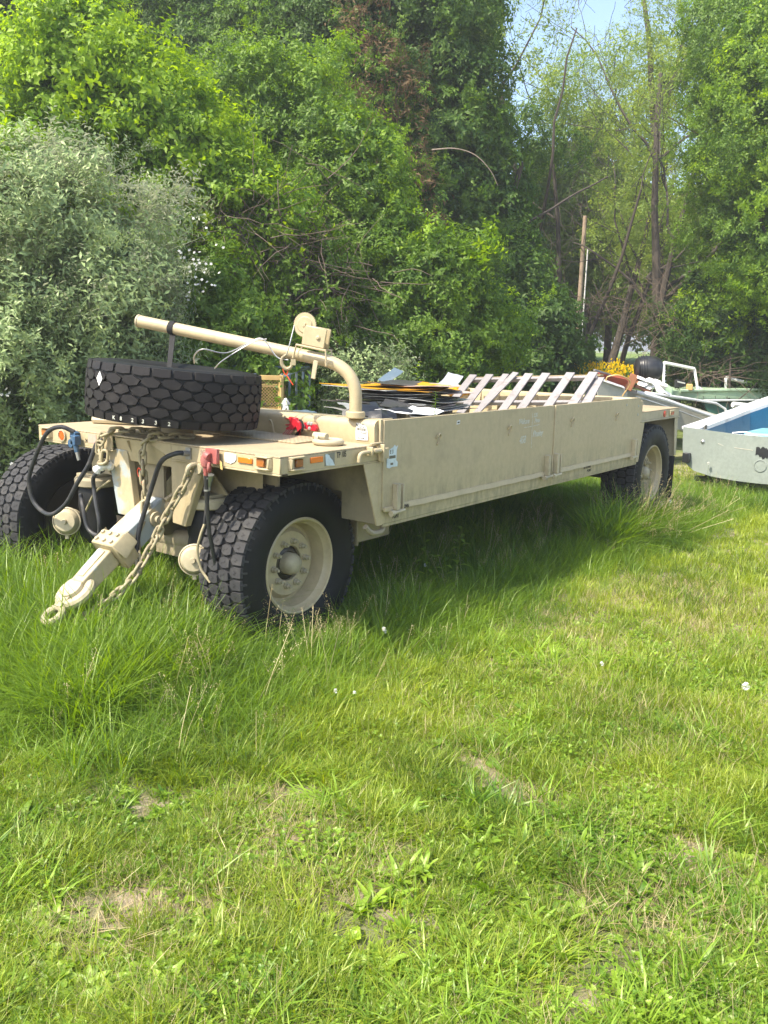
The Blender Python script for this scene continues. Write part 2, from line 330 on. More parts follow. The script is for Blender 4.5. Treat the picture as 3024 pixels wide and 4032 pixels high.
# ---------------------------------------------------------------- the ground, driveway
def ground():
    me = bpy.data.meshes.new('ground'); vs = []; fs = []
    # fine near grid blended into a coarse far one
    xs = np.concatenate([np.linspace(-60, -6, 28)[:-1], np.linspace(-6, 16, 111)[:-1], np.linspace(16, 60, 56)[:-1], np.linspace(60, 400, 30)])
    ys = np.concatenate([np.linspace(-60, -6, 28)[:-1], np.linspace(-6, 14, 101)[:-1], np.linspace(14, 60, 56)[:-1], np.linspace(60, 400, 30)])
    for y in ys:
        for x in xs: vs.append((x, y, gz(x, y)))
    nx = len(xs)
    for j in range(len(ys)-1):
        for i in range(nx-1):
            a = j*nx+i; fs.append((a, a+1, a+nx+1, a+nx))
    me.from_pydata(vs, [], fs); me.shade_smooth()
    m, n, l, b = new_mat('ground_soil'); v = coords(n, l)
    soil = mixc(n, l, noisef(n, l, v, 14, 8, 0.7), (0.22, 0.165, 0.115), (0.46, 0.38, 0.28))
    green = mixc(n, l, noisef(n, l, v, 30, 5), (0.055, 0.085, 0.018), (0.12, 0.165, 0.035))
    c = mixc(n, l, noisef(n, l, v, 2.3, 6, 0.65, 0.38, 0.60), green, soil)
    # mown lawn far away
    sp = n.new('ShaderNodeSeparateXYZ'); l.new(v, sp.inputs[0])
    a1 = n.new('ShaderNodeMath'); a1.operation = 'MULTIPLY'; a1.inputs[1].default_value = 0.8; l.new(sp.outputs[0], a1.inputs[0])
    a2 = n.new('ShaderNodeMath'); a2.operation = 'MULTIPLY_ADD'; a2.inputs[1].default_value = 0.6; l.new(sp.outputs[1], a2.inputs[0]); l.new(a1.outputs[0], a2.inputs[2])
    mr = n.new('ShaderNodeMapRange'); mr.inputs[1].default_value = 8; mr.inputs[2].default_value = 16; l.new(a2.outputs[0], mr.inputs[0])
    c = mixc(n, l, mr.outputs[0], c, mixc(n, l, noisef(n, l, v, 6, 5), (0.10, 0.16, 0.03), (0.19, 0.25, 0.06)))
    l.new(c, b.inputs['Base Color']); b.inputs['Roughness'].default_value = 0.95
    bumpn(n, l, noisef(n, l, v, 40, 8, 0.7, 0, 1), 0.8, 0.03, b)
    me.materials.append(m); o = bpy.data.objects.new('ground', me); C.objects.link(o); tag(o, kind='structure')
ground()
def driveway():
    mb = MB(); rows = []
    for t in np.linspace(-30, 30, 25):
        q = []
        for w in (60, 65.5):
            x = 0.8*w-0.6*t; y = 0.6*w+0.8*t; q.append((x, y, gz(x, y)+0.05))
        rows.append(q)
    for a, b2 in zip(rows, rows[1:]): mb.add([a[0], a[1], b2[1], b2[0]], [(0, 1, 2, 3)])
    tag(mb.build('driveway', M['road']), kind='structure')
driveway()

# ---------------------------------------------------------------- the trailer
ZD = 1.38
T = thing('military_trailer', 'long sand coloured military cargo trailer with high steel sides parked in the grass', 'trailer', (3.4, 1.22, 0.0))
W = 2.44
s = M['sand']
# front deck: plate with a downturned lip
MB().box(0.0, 0.90, 0.0, W, ZD-0.012, ZD).build('front_deck', M['deck'], T, 0.003)
mb = MB(); mb.prism([(0.52, 0.36, ZD), (0.86, 0.36, ZD), (0.86, 1.3, ZD), (0.52, 1.3, ZD)], (0, 0, 0.012)); mb.build('raised_tread_plate', M['deck'], T, 0.003)
mb = MB()   # front channel, near half and far half, with a sloping notch between
for y0, y1, in ((0.0, 0.95), (1.56, W)):
    mb.box(0.002, 0.012, y0, y1, ZD-0.105, ZD-0.012); mb.box(0.002, 0.07, y0, y1, ZD-0.117, ZD-0.105)
mb.prism([(0.002, 0.95, ZD-0.105), (0.002, 0.95, ZD-0.012), (0.002, 1.22, ZD-0.012), (0.002, 1.16, ZD-0.035)], (0.01, 0, 0))
mb.build('front_channel', s, T, 0.003)
mb = MB()   # gusset under the notch
mb.hexa([(0.05, 0.98, ZD-0.17), (0.06, 0.98, ZD-0.17), (0.06, 1.56, ZD-0.17), (0.05, 1.56, ZD-0.17), (0.02, 0.98, ZD-0.02), (0.03, 0.98, ZD-0.02), (0.03, 1.56, ZD-0.02), (0.02, 1.56, ZD-0.02)])
mb.prism([(0.0, 1.05, ZD-0.03), (0.06, 1.05, ZD-0.16), (0.35, 1.05, ZD-0.03)], (0, 0.012, 0)); mb.prism([(0.0, 1.40, ZD-0.03), (0.06, 1.40, ZD-0.16), (0.35, 1.40, ZD-0.03)], (0, 0.012, 0))
mb.box(0.36, 0.37, 0.5, 1.95, 0.80, ZD-0.03)
mb.build('front_gusset', s, T, 0.002)
for y0, y1, sgn in ((0.0, 0.0, 1), (W, W, -1)):   # side channels of the front deck
    mb = MB(); mb.box(0.012, 0.93, y0 if sgn > 0 else W-0.01, 0.01 if sgn > 0 else W, ZD-0.105, ZD-0.012)
    mb.box(0.012, 0.93, 0.0 if sgn > 0 else W-0.06, 0.06 if sgn > 0 else W, ZD-0.117, ZD-0.105)
    mb.build('side_channel', s, T, 0.003)
# front bulkhead: rounded-top box girder across the trailer
prof = [(0.90, ZD), (0.895, 1.49), (0.902, 1.515), (0.92, 1.532), (0.945, 1.537), (1.05, 1.537), (1.065, 1.53), (1.07, 1.51), (1.07, 0.9)]
mb = MB(); mb.prism([(x, 0.015, z) for x, z in prof], (0, W-0.03, 0)); bh = mb.build('bulkhead', s, T, 0.0)
MB().box(0.935, 1.075, -0.003, 0.014, 0.96, 1.545).build('end_post', s, T, 0.004)
mb = MB(); mb.prism([(0.775, -0.001, ZD-0.117), (0.955, -0.001, ZD-0.117), (0.985, -0.001, 0.835), (0.925, -0.001, 0.835)], (0, 0.012, 0)); mb.build('slanted_post', s, T, 0.002)
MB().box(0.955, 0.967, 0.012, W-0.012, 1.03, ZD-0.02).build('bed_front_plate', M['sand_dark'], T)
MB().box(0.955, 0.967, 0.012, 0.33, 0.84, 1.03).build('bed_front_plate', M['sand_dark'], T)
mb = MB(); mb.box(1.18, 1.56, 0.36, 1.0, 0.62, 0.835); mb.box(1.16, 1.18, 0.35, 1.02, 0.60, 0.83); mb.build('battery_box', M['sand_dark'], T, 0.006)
mb = MB(); mb.tube(catmull([(0.84, 0.03, 0.84), (0.90, 0.02, 0.79), (1.02, 0.03, 0.785), (1.07, 0.05, 0.85)]), 0.02, 8); mb.build('lower_tie_ring', M['sand_dark'], T)
# bed floor, sills, frame rails
MB().box(1.16, 5.56, 0.02, W-0.02, 0.90, 0.93).build('bed_floor', M['sand_worn'], T)
for y in (0.0, W-0.02):
    mb = MB(); mb.box(0.945, 5.58, y, y+0.02, 0.838, 0.935)
    mb.box(1.0, 5.55, y+0.004 if y == 0 else y-0.05, y+0.07 if y == 0 else y+0.016, 0.815, 0.838); mb.build('side_sill', M['panel'], T, 0.003)
mb = MB()
for y in (0.82, 1.54): mb.box(0.4, 6.5, y, y+0.08, 0.62, 0.90)
for x in np.arange(1.2, 5.6, 0.62): mb.box(x, x+0.06, 0.06, W-0.06, 0.80, 0.90)
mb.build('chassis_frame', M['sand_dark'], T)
# near side panels with hinges, rails, hooks
def side_panel(x0, x1):
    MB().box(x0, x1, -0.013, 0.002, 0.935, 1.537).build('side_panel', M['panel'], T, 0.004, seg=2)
    mb = MB(); a = x0+0.23 if x0 < 2 else x0+0.13; b2 = x1-0.10
    N = 24; top = [(a+(b2-a)*i/N, 0.962+0.002*math.sin(i*1.7)) for i in range(N+1)]
    for (xa, za), (xb, zb) in zip(top, top[1:]):
        mb.hexa([(xa, -0.028, za-0.036), (xb, -0.028, zb-0.036), (xb, -0.0131, zb-0.036), (xa, -0.0131, za-0.036), (xa, -0.020, za), (xb, -0.020, zb), (xb, -0.0131, zb), (xa, -0.0131, za)])
    mb.build('panel_rail', s, T)
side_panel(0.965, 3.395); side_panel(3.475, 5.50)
MB().box(3.397, 3.473, -0.004, 0.05, 0.936, 1.532).build('centre_post', s, T, 0.003)
MB().box(5.503, 5.585, -0.006, 0.05, 0.84, 1.50).build('rear_post', s, T, 0.003)
for x in (1.075, 3.315, 3.49, 5.335):
    mb = MB()
    mb.box(x, x+0.012, -0.052, -0.0135, 0.93, 1.105); mb.box(x+0.012, x+0.075, -0.020, -0.0135, 0.93, 1.105); mb.box(x+0.075, x+0.087, -0.052, -0.0135, 0.93, 1.10)
    mb.box(x, x+0.04, -0.056, -0.052, 0.93, 1.105)
    mb.build('hinge_bracket', M['sand_worn'], T, 0.003)
    mb = MB(); mb.cyl((x-0.05, -0.045, 0.912), (x+0.10, -0.045, 0.918), 0.013, 10); mb.cyl((x-0.055, -0.045, 0.912), (x-0.02, -0.045, 0.912), 0.021, 10)
    mb.build('hinge_pin', M['sand_worn'], T)
mb = MB(); mb.box(0.975, 1.07, -0.03, -0.013, 0.925, 0.955); mb.build('hinge_step', s, T, 0.003)
mb = MB(); mb.box(3.40, 3.47, -0.02, -0.004, 0.90, 0.965); mb.build('hinge_step', s, T, 0.003)
for x in (1.60, 2.64, 3.81, 4.855):
    p = catmull([(x-0.02, -0.014, 1.372), (x-0.018, -0.03, 1.396), (x+0.0, -0.034, 1.408), (x+0.018, -0.03, 1.396), (x+0.012, -0.026, 1.36), (x-0.004, -0.02, 1.335), (x-0.004, -0.014, 1.326)], 4)
    MB().tube(p, 0.0055, 8).build('rope_hook', s, T)
for x, z in ((5.11, 1.474), (5.44, 1.45), (5.44, 1.36)):
    MB().lathe([(0.0, -0.004), (0.012, -0.004), (0.014, 0.0)], (x, -0.0135, z), (0, 1, 0), 10).build('bolt', M['steel'], T)
# sliding latch bolt
mb = MB(); mb.tube(catmull([(0.685, -0.03, 1.288), (0.69, -0.03, 1.325), (0.715, -0.03, 1.343), (0.80, -0.03, 1.346), (0.93, -0.03, 1.346)], 5), 0.0125, 10)
mb.cyl((0.83, -0.03, 1.346), (0.905, -0.03, 1.346), 0.018, 10)
mb.build('latch_bolt', s, T)
mb = MB(); mb.box(0.795, 0.81, -0.05, 0.0, 1.318, 1.377); mb.box(0.915, 0.93, -0.052, 0.0, 1.27, 1.385); mb.box(0.83, 0.95, -0.02, 0.0, 1.385, 1.397); mb.box(0.932, 0.985, -0.045, -0.0135, 1.288, 1.358)
mb.build('latch_bracket', s, T, 0.003)
# rear bulkhead with ribs, rear deck and its legs
mb = MB(); mb.prism([(x, 0.02, z) for x, z in ((5.50, 0.92), (5.50, 1.50), (5.515, 1.525), (5.57, 1.53), (5.58, 1.50), (5.58, 0.92))], (0, W-0.04, 0)); mb.build('rear_bulkhead', s, T, 0.0)
for k in range(9):
    y = 0.20+k*0.25
    mb = MB(); mb.prism([(5.50, y, 1.50), (5.50, y+0.12, 1.50), (5.50, y+0.12, 0.93), (5.50, y, 0.93)], (-0.01, 0, 0))
    mb.prism([(5.495, y, 1.495), (5.36, y, 0.95), (5.495, y, 0.95)], (0, 0.12, 0)); mb.build('rear_rib', s, T, 0.003)
MB().box(5.30, 5.49, 2.12, 2.40, 0.93, 1.56).build('corner_box', s, T, 0.006)
MB().box(5.59, 6.80, 0.0, W, ZD-0.012, ZD).build('rear_deck', M['deck'], T, 0.003)
mb = MB(); mb.box(5.585, 6.80, 0.0, 0.01, ZD-0.10, ZD-0.012); mb.box(5.56, 6.80, -0.012, 0.06, ZD-0.115, ZD-0.10); mb.box(6.79, 6.80, 0.01, W, ZD-0.11, ZD-0.012); mb.build('rear_channel', M['sand_worn'], T, 0.003)
mb = MB(); mb.prism([(6.68, 0.001, ZD-0.116), (6.79, 0.001, ZD-0.116), (6.82, 0.001, 0.81), (6.76, 0.001, 0.81)], (0, 0.012, 0)); mb.box(6.77, 6.785, 0.013, 0.7, 0.80, ZD-0.117); mb.build('rear_leg', M['sand_worn'], T, 0.003)
mb = MB(); mb.prism([(5.585, 0.001, ZD-0.116), (5.70, 0.001, ZD-0.116), (5.60, 0.001, 0.84), (5.585, 0.001, 0.84)], (0, 0.012, 0)); mb.build('slanted_post', s, T, 0.002)
MB().box(6.77, 6.785, 0.0, 0.55, 0.28, 0.80).build('mud_flap', M['strap'], T)
for x, mt in ((6.30, 'redlens'), (6.50, 'redlens')):
    mb = MB(); mb.lathe([(0.035, 0.0), (0.035, 0.012)], (x, 0.0, 1.325), (0, -1, 0), 14) if x < 6.4 else mb.box(x, x+0.09, -0.014, 0.0, 1.305, 1.345)
    mb.build('tail_reflector', M[mt], T)
mb = MB(); mb.box(6.46, 6.62, -0.02, 0.0, 1.345, 1.36); mb.box(6.46, 6.475, -0.018, 0.0, 1.295, 1.345); mb.build('lamp_guard', M['sand_worn'], T, 0.002)

# ---- lamps and stickers of the front deck
def guard_x(y, mat_lens):   # guarded marker on the front face (faces -x)
    mb = MB(); mb.prism([(0.0, y-0.068, 1.362), (-0.03, y-0.05, 1.362), (-0.03, y+0.05, 1.362), (0.0, y+0.068, 1.362)], (0, 0, 0.010))
    mb.prism([(0.0, y-0.068, 1.293), (-0.03, y-0.05, 1.293), (-0.03, y+0.05, 1.293), (0.0, y+0.068, 1.293)], (0, 0, 0.010))
    mb.prism([(0.0, y-0.068, 1.303), (-0.024, y-0.056, 1.303), (-0.024, y-0.044, 1.303), (0, y-0.05, 1.303)], (0, 0, 0.059))
    g = mb.build('lamp_guard', s, T, 0.003)
    MB().box(-0.016, 0.0015, y-0.012, y+0.05, 1.308, 1.356).build('marker_lamp', mat_lens, T, 0.004)
def guard_y(x, mat_lens):
    mb = MB(); mb.prism([(x-0.068, 0.0, 1.360), (x-0.05, -0.03, 1.360), (x+0.05, -0.03, 1.360), (x+0.068, 0.0, 1.360)], (0, 0, 0.010))
    mb.prism([(x-0.068, 0.0, 1.290), (x-0.05, -0.03, 1.290), (x+0.05, -0.03, 1.290), (x+0.068, 0.0, 1.290)], (0, 0, 0.010))
    mb.prism([(x-0.068, 0.0, 1.300), (x-0.056, -0.024, 1.300), (x-0.044, -0.024, 1.300), (x-0.05, 0.0, 1.300)], (0, 0, 0.059))
    mb.build('lamp_guard', s, T, 0.003)
    MB().box(x-0.012, x+0.05, -0.016, 0.0005, 1.306, 1.354).build('marker_lamp', mat_lens, T, 0.004)
guard_x(0.125, M['amberdark']); guard_y(0.135, M['amberdark']); guard_x(2.33, M['amberdark'])
MB().box(-0.008, 0.002, 0.218, 0.335, 1.315, 1.347).build('amber_reflector', M['amber'], T, 0.002)
MB().box(0.258, 0.368, -0.008, 0.0, 1.318, 1.352).build('amber_reflector', M['amber'], T, 0.002)
mb = MB(); mb.lathe([(0.0, 0.012), (0.032, 0.010), (0.034, 0.0)], (0.002, 2.135, 1.325), (-1, 0, 0), 24); r = mb.build('round_reflector', M['orange'], T)
mb = MB(); mb.lathe([(0.034, 0.0), (0.036, 0.014), (0.045, 0.012), (0.046, 0.0)], (0.002, 2.135, 1.325), (-1, 0, 0), 24, closed=True); mb.build('reflector_bezel', M['sand_worn'], T)
def wavy_sticker(name, pts, off, mat, parent=T):
    return MB().prism(pts, off).build(name, mat, parent)
rs = random.Random(3)
wavy_sticker('torn_label', [(-0.0015, 0.352, 1.358), (-0.0015, 0.40, 1.364), (-0.0015, 0.452, 1.362), (-0.0015, 0.455, 1.338), (-0.0015, 0.448, 1.306), (-0.0015, 0.40, 1.300), (-0.0015, 0.37, 1.312), (-0.0015, 0.353, 1.33)], (-0.0015, 0, 0), M['paper'])
wavy_sticker('data_plate', [(-0.001, 0.575, 1.36), (-0.001, 0.668, 1.362), (-0.001, 0.668, 1.29), (-0.001, 0.575, 1.288)], (-0.002, 0, 0), M['plate'])
wavy_sticker('connector_plate', [(-0.001, 0.755, 1.362), (-0.001, 0.80, 1.362), (-0.001, 0.80, 1.288), (-0.001, 0.755, 1.288)], (-0.008, 0, 0), M['steel'])
wavy_sticker('yellow_tag', [(-0.02, 0.458, 1.305), (-0.02, 0.478, 1.315), (-0.02, 0.470, 1.262), (-0.02, 0.452, 1.258)], (-0.001, 0, 0), M['cream'])
wavy_sticker('label_residue', [(0.388, -0.0005, 1.362), (0.482, -0.0005, 1.366), (0.482, -0.0005, 1.292), (0.388, -0.0005, 1.288)], (0, -0.001, 0), M['glue'])
wavy_sticker('torn_label', [(0.392, -0.002, 1.358), (0.408, -0.002, 1.362), (0.43, -0.002, 1.352), (0.44, -0.002, 1.335), (0.458, -0.003, 1.322), (0.482, -0.003, 1.285), (0.44, -0.003, 1.288), (0.402, -0.002, 1.292)], (0, -0.0012, 0), M['paper_blue'])
text_on('stencil_text', 'TP 105', 0.052, (0.502, -0.0008, 1.328), (1, 0, 0.03), (0, 0, 1), M['ink'], T, 0.62)
text_on('stencil_text', '24', 0.036, (0.0005, 1.865, 1.300), (0, -1, 0), (0, 0, 1), M['ink'], T, 0.75)
# red pink touch-up patch near the left hose
MB().prism([(0.001, 1.735, 1.362), (0.001, 1.83, 1.362), (0.001, 1.83, 1.30), (0.001, 1.735, 1.30)], (-0.0016, 0, 0)).build('primer_patch', weathered('pinkish_primer', (0.50, 0.33, 0.26), (0.40, 0.28, 0.2), 0.7, streak=False), T)
# auction label on bulkhead front face
bx = 0.8935
lab = [(bx, 0.163, 1.512), (bx, 0.098, 1.508), (bx, 0.078, 1.485), (bx, 0.066, 1.455), (bx, 0.064, 1.405), (bx, 0.10, 1.402), (bx, 0.165, 1.402), (bx, 0.168, 1.46)]
lb = wavy_sticker('auction_label', lab, (-0.0012, 0, 0), M['paper'])
bx2 = bx-0.0016
for body, size, y, z, m2, xs in (('N1373', 0.036, 0.165, 1.484, 'ink', 0.72), ('PLANET', 0.022, 0.128, 1.440, 'ink_faint', 0.75), ('800-729-6789', 0.013, 0.148, 1.409, 'ink', 0.75)):
    text_on('label_print', body, size, (bx2, y, z), (0, -1, 0), (0, 0, 1), M[m2], T, xs)
mb = MB(); y = 0.160
while y > 0.082:
    w = rs.choice((0.0015, 0.003, 0.0045)); mb.box(bx2-0.0004, bx2, y-w, y, 1.462, 1.480); y -= w+rs.choice((0.0015, 0.003))
mb.build('bar_code', M['ink_faint'], T)
# torn label on the near panel, small sticker, stencils and chalk
yp = -0.0145
wavy_sticker('torn_label', [(1.00, yp, 1.222), (1.03, yp, 1.214), (1.06, yp, 1.222), (1.12, yp, 1.220), (1.122, yp, 1.25), (1.104, yp, 1.262), (1.108, yp, 1.335), (1.12, yp, 1.362), (1.098, yp, 1.352), (1.085, yp, 1.368), (1.07, yp, 1.355), (1.03, yp, 1.34), (1.008, yp, 1.322), (0.998, yp, 1.28)], (0, -0.001, 0), M['paper_blue'])
text_on('label_print', 'E 3', 0.035, (1.03, yp-0.0015, 1.312), (1, 0, 0), (0, 0, 1), M['ink_faint'], T, 0.9)
mb = MB(); mb.box(1.025, 1.095, yp-0.0016, yp-0.001, 1.278, 1.298); mb.box(1.04, 1.07, yp-0.0016, yp-0.001, 1.235, 1.25); mb.build('label_print', M['ink_faint'], T)
wavy_sticker('small_sticker', [(1.845, yp, 1.458), (1.888, yp, 1.462), (1.890, yp, 1.490), (1.848, yp, 1.486)], (0, -0.001, 0), M['paper'])
MB().box(1.855, 1.882, yp-0.0016, yp-0.001, 1.468, 1.479).build('sticker_print', M['ink'], T)
text_on('stencil_text', 'DOWN', 0.036, (1.175, -0.0295, 0.925), (1, 0, 0), (0, 0, 1), M['ink'], T, 0.62)
text_on('stencil_text', 'POINT', 0.042, (1.10, -0.0012, 0.862), (1, 0, 0), (0, 0, 1), M['ink'], T, 0.60)
text_on('stencil_text', 'TIE DOWN', 0.034, (4.17, -0.0012, 0.898), (1, 0, 0), (0, 0, 1), M['ink'], T, 1.0)
text_on('stencil_text', 'POINT', 0.034, (4.26, -0.0012, 0.862), (1, 0, 0), (0, 0, 1), M['ink'], T, 1.0)
def chalk_line(pts, r=0.0022):
    MB().tube([(x, -0.0135, z) for x, z in pts], r, 4).build('chalk_mark', M['chalk'], T)
chalk_line([(3.035, 1.485), (3.038, 1.38), (3.046, 1.19)]); chalk_line([(2.90, 1.373), (3.05, 1.376), (3.17, 1.384)])
for body, sz, x, z, sh in (('Waltons', 0.062, 2.80, 1.405, 0.3), ('LBS', 0.05, 3.06, 1.452, 0.3), ('Penn', 0.055, 3.08, 1.405, 0.3), ('458', 0.085, 2.83, 1.245, 0.2), ('Pinning', 0.075, 3.06, 1.285, 0.3)):
    text_on('chalk_writing', body, sz, (x, -0.0135, z), (1, 0, 0), (0, 0, 1), M['chalk'], T, 0.85, sh)

# ---- lifting ring lying on the deck, hook on the bulkhead
mb = MB(); ring = [(0.655+0.085*math.cos(a), 0.20+0.085*math.sin(a), ZD+0.022) for a in np.linspace(0, 2*PI, 25)[:-1]]
mb.tube(ring, 0.019, 10, closed=True); rg = mb.build('lifting_ring', M['sand_worn'], T)
mb = MB(); mb.prism([(0.63, 0.27, ZD), (0.70, 0.27, ZD), (0.70, 0.27, ZD+0.05), (0.68, 0.27, ZD+0.062), (0.65, 0.27, ZD+0.062), (0.63, 0.27, ZD+0.05)], (0, 0.03, 0)); mb.tube([(0.665, 0.22, ZD+0.05), (0.665, 0.33, ZD+0.05)], 0.024, 10); mb.build('ring_lug', M['sand_worn'], T, 0.003)
MB().tube(catmull([(0.893, 0.935, 1.455), (0.868, 0.932, 1.475), (0.862, 0.915, 1.475), (0.868, 0.905, 1.45), (0.875, 0.895, 1.39), (0.893, 0.893, 1.385)], 5), 0.0065, 8).build('rope_hook', s, T)

# ---- undercarriage at the front: drawbar brackets, air springs, brake chambers
def bracket(pts, mat): MB().prism(pts, (0.05, 0, 0)).build('drawbar_bracket', mat, T, 0.004)
bracket([(0.03, 1.66, ZD-0.10), (0.03, 1.44, ZD-0.10), (0.03, 1.36, 0.83), (0.03, 1.56, 0.83)], M['sand_scraped'])
bracket([(0.03, 0.99, ZD-0.06), (0.03, 0.66, ZD-0.11), (0.03, 0.69, 1.22), (0.03, 0.86, 0.84), (0.03, 0.985, 0.85)], s)
mb = MB(); mb.box(0.08, 0.32, 1.43, 1.45, 0.85, 1.25); mb.box(0.08, 0.32, 0.97, 0.985, 0.86, 1.28); mb.box(0.10, 0.12, 1.15, 1.35, 0.9, 1.25); mb.build('bracket_web', M['sand_dark'], T)
MB().cyl((0.12, 0.86, 0.93), (0.12, 1.56, 0.93), 0.035, 16).build('hinge_tube', s, T)
# drawbar: tapered box beam down to the eye
dbp = [Vector((0.12, 1.22, 0.93)), Vector((-0.19, 1.22, 0.72)), Vector((-0.50, 1.23, 0.485)), Vector((-0.66, 1.235, 0.37))]
D0 = (dbp[3]-dbp[0]).normalized(); side = Vector((0, 1, 0)); upv = D0.cross(side).normalized()
if upv.z < 0: upv = -upv
def beam(mb, a, b, w0, w1, h0, h1):
    q = []
    for p, w, h in ((a, w0, h0), (b, w1, h1)):
        q.append([p-side*w/2-upv*h/2, p+side*w/2-upv*h/2, p+side*w/2+upv*h/2, p-side*w/2+upv*h/2])
    return mb.hexa([q[0][0], q[0][1], q[1][1], q[1][0], q[0][3], q[0][2], q[1][2], q[1][3]])
mb = MB(); beam(mb, dbp[0], dbp[1], 0.17, 0.17, 0.15, 0.17); mb.build('drawbar_housing', M['sand_scraped'], T, 0.008)
mb = MB(); beam(mb, dbp[1]-D0*0.0, dbp[1]+D0*0.12, 0.225, 0.225, 0.21, 0.21); mb.build('drawbar_collar', s, T, 0.008)
mb = MB(); beam(mb, dbp[1]+D0*0.12, dbp[2], 0.125, 0.115, 0.125, 0.11); mb.build('drawbar_beam', M['sand_scraped'], T, 0.01, seg=2)
mb = MB(); c = dbp[2]+D0*0.05
mb.tube([c+(D0*math.cos(a)+side*math.sin(a))*0.10 for a in np.linspace(0, 2*PI, 25)[:-1]], 0.035, 10, closed=True)
mb.lathe([(0.0, -0.05), (0.07, -0.05), (0.085, 0.0), (0.07, 0.05), (0.0, 0.05)], c, upv, 18)
beam(mb, c+D0*0.06, c+D0*0.14, 0.09, 0.06, 0.08, 0.06)
mb.tube([c+D0*0.19+(D0*math.cos(a)+side*math.sin(a))*0.06 for a in np.linspace(0, 2*PI, 21)[:-1]], 0.024, 10, closed=True)
mb.build('towing_eye', M['sand_worn'], T)
for f in (0.03, 0.09):
    for w_ in (-0.075, 0.0, 0.075):
        MB().lathe([(0.0, 0.014), (0.013, 0.014), (0.015, 0.0)], dbp[1]+D0*f+side*w_+upv*0.105, upv, 6).build('bolt', M['sand_worn'], T)
mb = MB(); pq = dbp[0].lerp(dbp[1], 0.35); mb.cyl(pq-side*0.13, pq+side*0.13, 0.026, 14); mb.cyl(pq-side*0.105, pq-side*0.087, 0.05, 18); mb.cyl(pq+side*0.087, pq+side*0.105, 0.05, 18); mb.build('pivot_pin', M['sand_worn'], T)
q0 = dbp[1]-D0*0.02
for sg in (-1, 1):
    mb = MB(); mb.prism([q0+side*sg*0.112+upv*0.10, q0+side*sg*0.15+upv*0.03, q0+D0*0.13+side*sg*0.15+upv*0.0, q0+D0*0.14+side*sg*0.112+upv*0.10], -upv*0.015)
    mb.build('collar_wing', s, T, 0.003)
mb = MB(); beam(mb, dbp[1]+D0*0.14+upv*0.066, dbp[2]-D0*0.04+upv*0.060, 0.06, 0.05, 0.008, 0.008); mb.build('wear_strip', M['sand_worn'], T, 0.002)
mb = MB(); beam(mb, Vector((0.10, 1.13, 0.96)), Vector((0.42, 1.03, 1.17)), 0.03, 0.03, 0.05, 0.05); beam(mb, Vector((0.10, 1.31, 0.96)), Vector((0.42, 1.41, 1.17)), 0.03, 0.03, 0.05, 0.05); mb.build('drawbar_stay', s, T, 0.004)
mb = MB()
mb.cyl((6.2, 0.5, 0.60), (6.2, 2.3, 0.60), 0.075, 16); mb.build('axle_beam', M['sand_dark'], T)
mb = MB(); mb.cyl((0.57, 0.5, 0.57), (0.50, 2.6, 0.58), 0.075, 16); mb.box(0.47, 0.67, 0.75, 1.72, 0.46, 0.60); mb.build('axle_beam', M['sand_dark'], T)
for y, in ((0.86,), (2.07,)):
    mb = MB(); mb.lathe([(0.0, 0.02), (0.14, 0.02), (0.155, 0.0), (0.155, -0.045), (0.13, -0.055)], (0.22, y, 1.0), (0, 0, 1), 28); mb.box(0.12, 0.36, y-0.10, y+0.10, 1.02, 1.04); mb.build('spring_seat', M['sand_worn'], T, 0.003)
    mb = MB(); mb.lathe([(0.11, 0.0), (0.13, -0.04), (0.135, -0.15), (0.125, -0.2), (0.135, -0.26), (0.13, -0.36), (0.1, -0.42)], (0.22, y, 0.95), (0, 0, 1), 28); mb.build('air_spring', M['rubber'], T)
    mb = MB(); mb.prism([(0.24, y-0.16, 1.04), (0.24, y+0.08, 1.04), (0.24, y+0.08, 1.26)], (0.02, 0, 0)); mb.build('spring_gusset', s, T, 0.002)
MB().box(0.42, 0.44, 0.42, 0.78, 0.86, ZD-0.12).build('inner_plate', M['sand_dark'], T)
for y, z in ((0.80, 0.63), (2.13, 0.70)):
    mb = MB(); cc = (0.05 if y < 1 else 0.0, y, z); axc = Vector((-0.8, -0.6, 0.12)).normalized()
    mb.lathe([(0.0, 0.045), (0.03, 0.045), (0.07, 0.04), (0.088, 0.02), (0.094, 0.0), (0.094, -0.02), (0.086, -0.03), (0.086, -0.10), (0.05, -0.13), (0.0, -0.13)], cc, axc, 28)
    mb.lathe([(0.0, 0.065), (0.016, 0.065), (0.02, 0.045)], cc, axc, 12)
    mb.build('brake_chamber', M['sand_worn'], T)
    mb = MB(); mb.lathe([(0.096, -0.012), (0.104, -0.008), (0.104, 0.006), (0.096, 0.010)], cc, axc, 30, closed=True); mb.obox(Vector(cc)+Vector((0, 0, -0.11)), axc, (0, 0, 1), axc.cross(Vector((0, 0, 1))), 0.012, 0.02, 0.012); mb.build('clamp_band', M['sand_worn'], T)
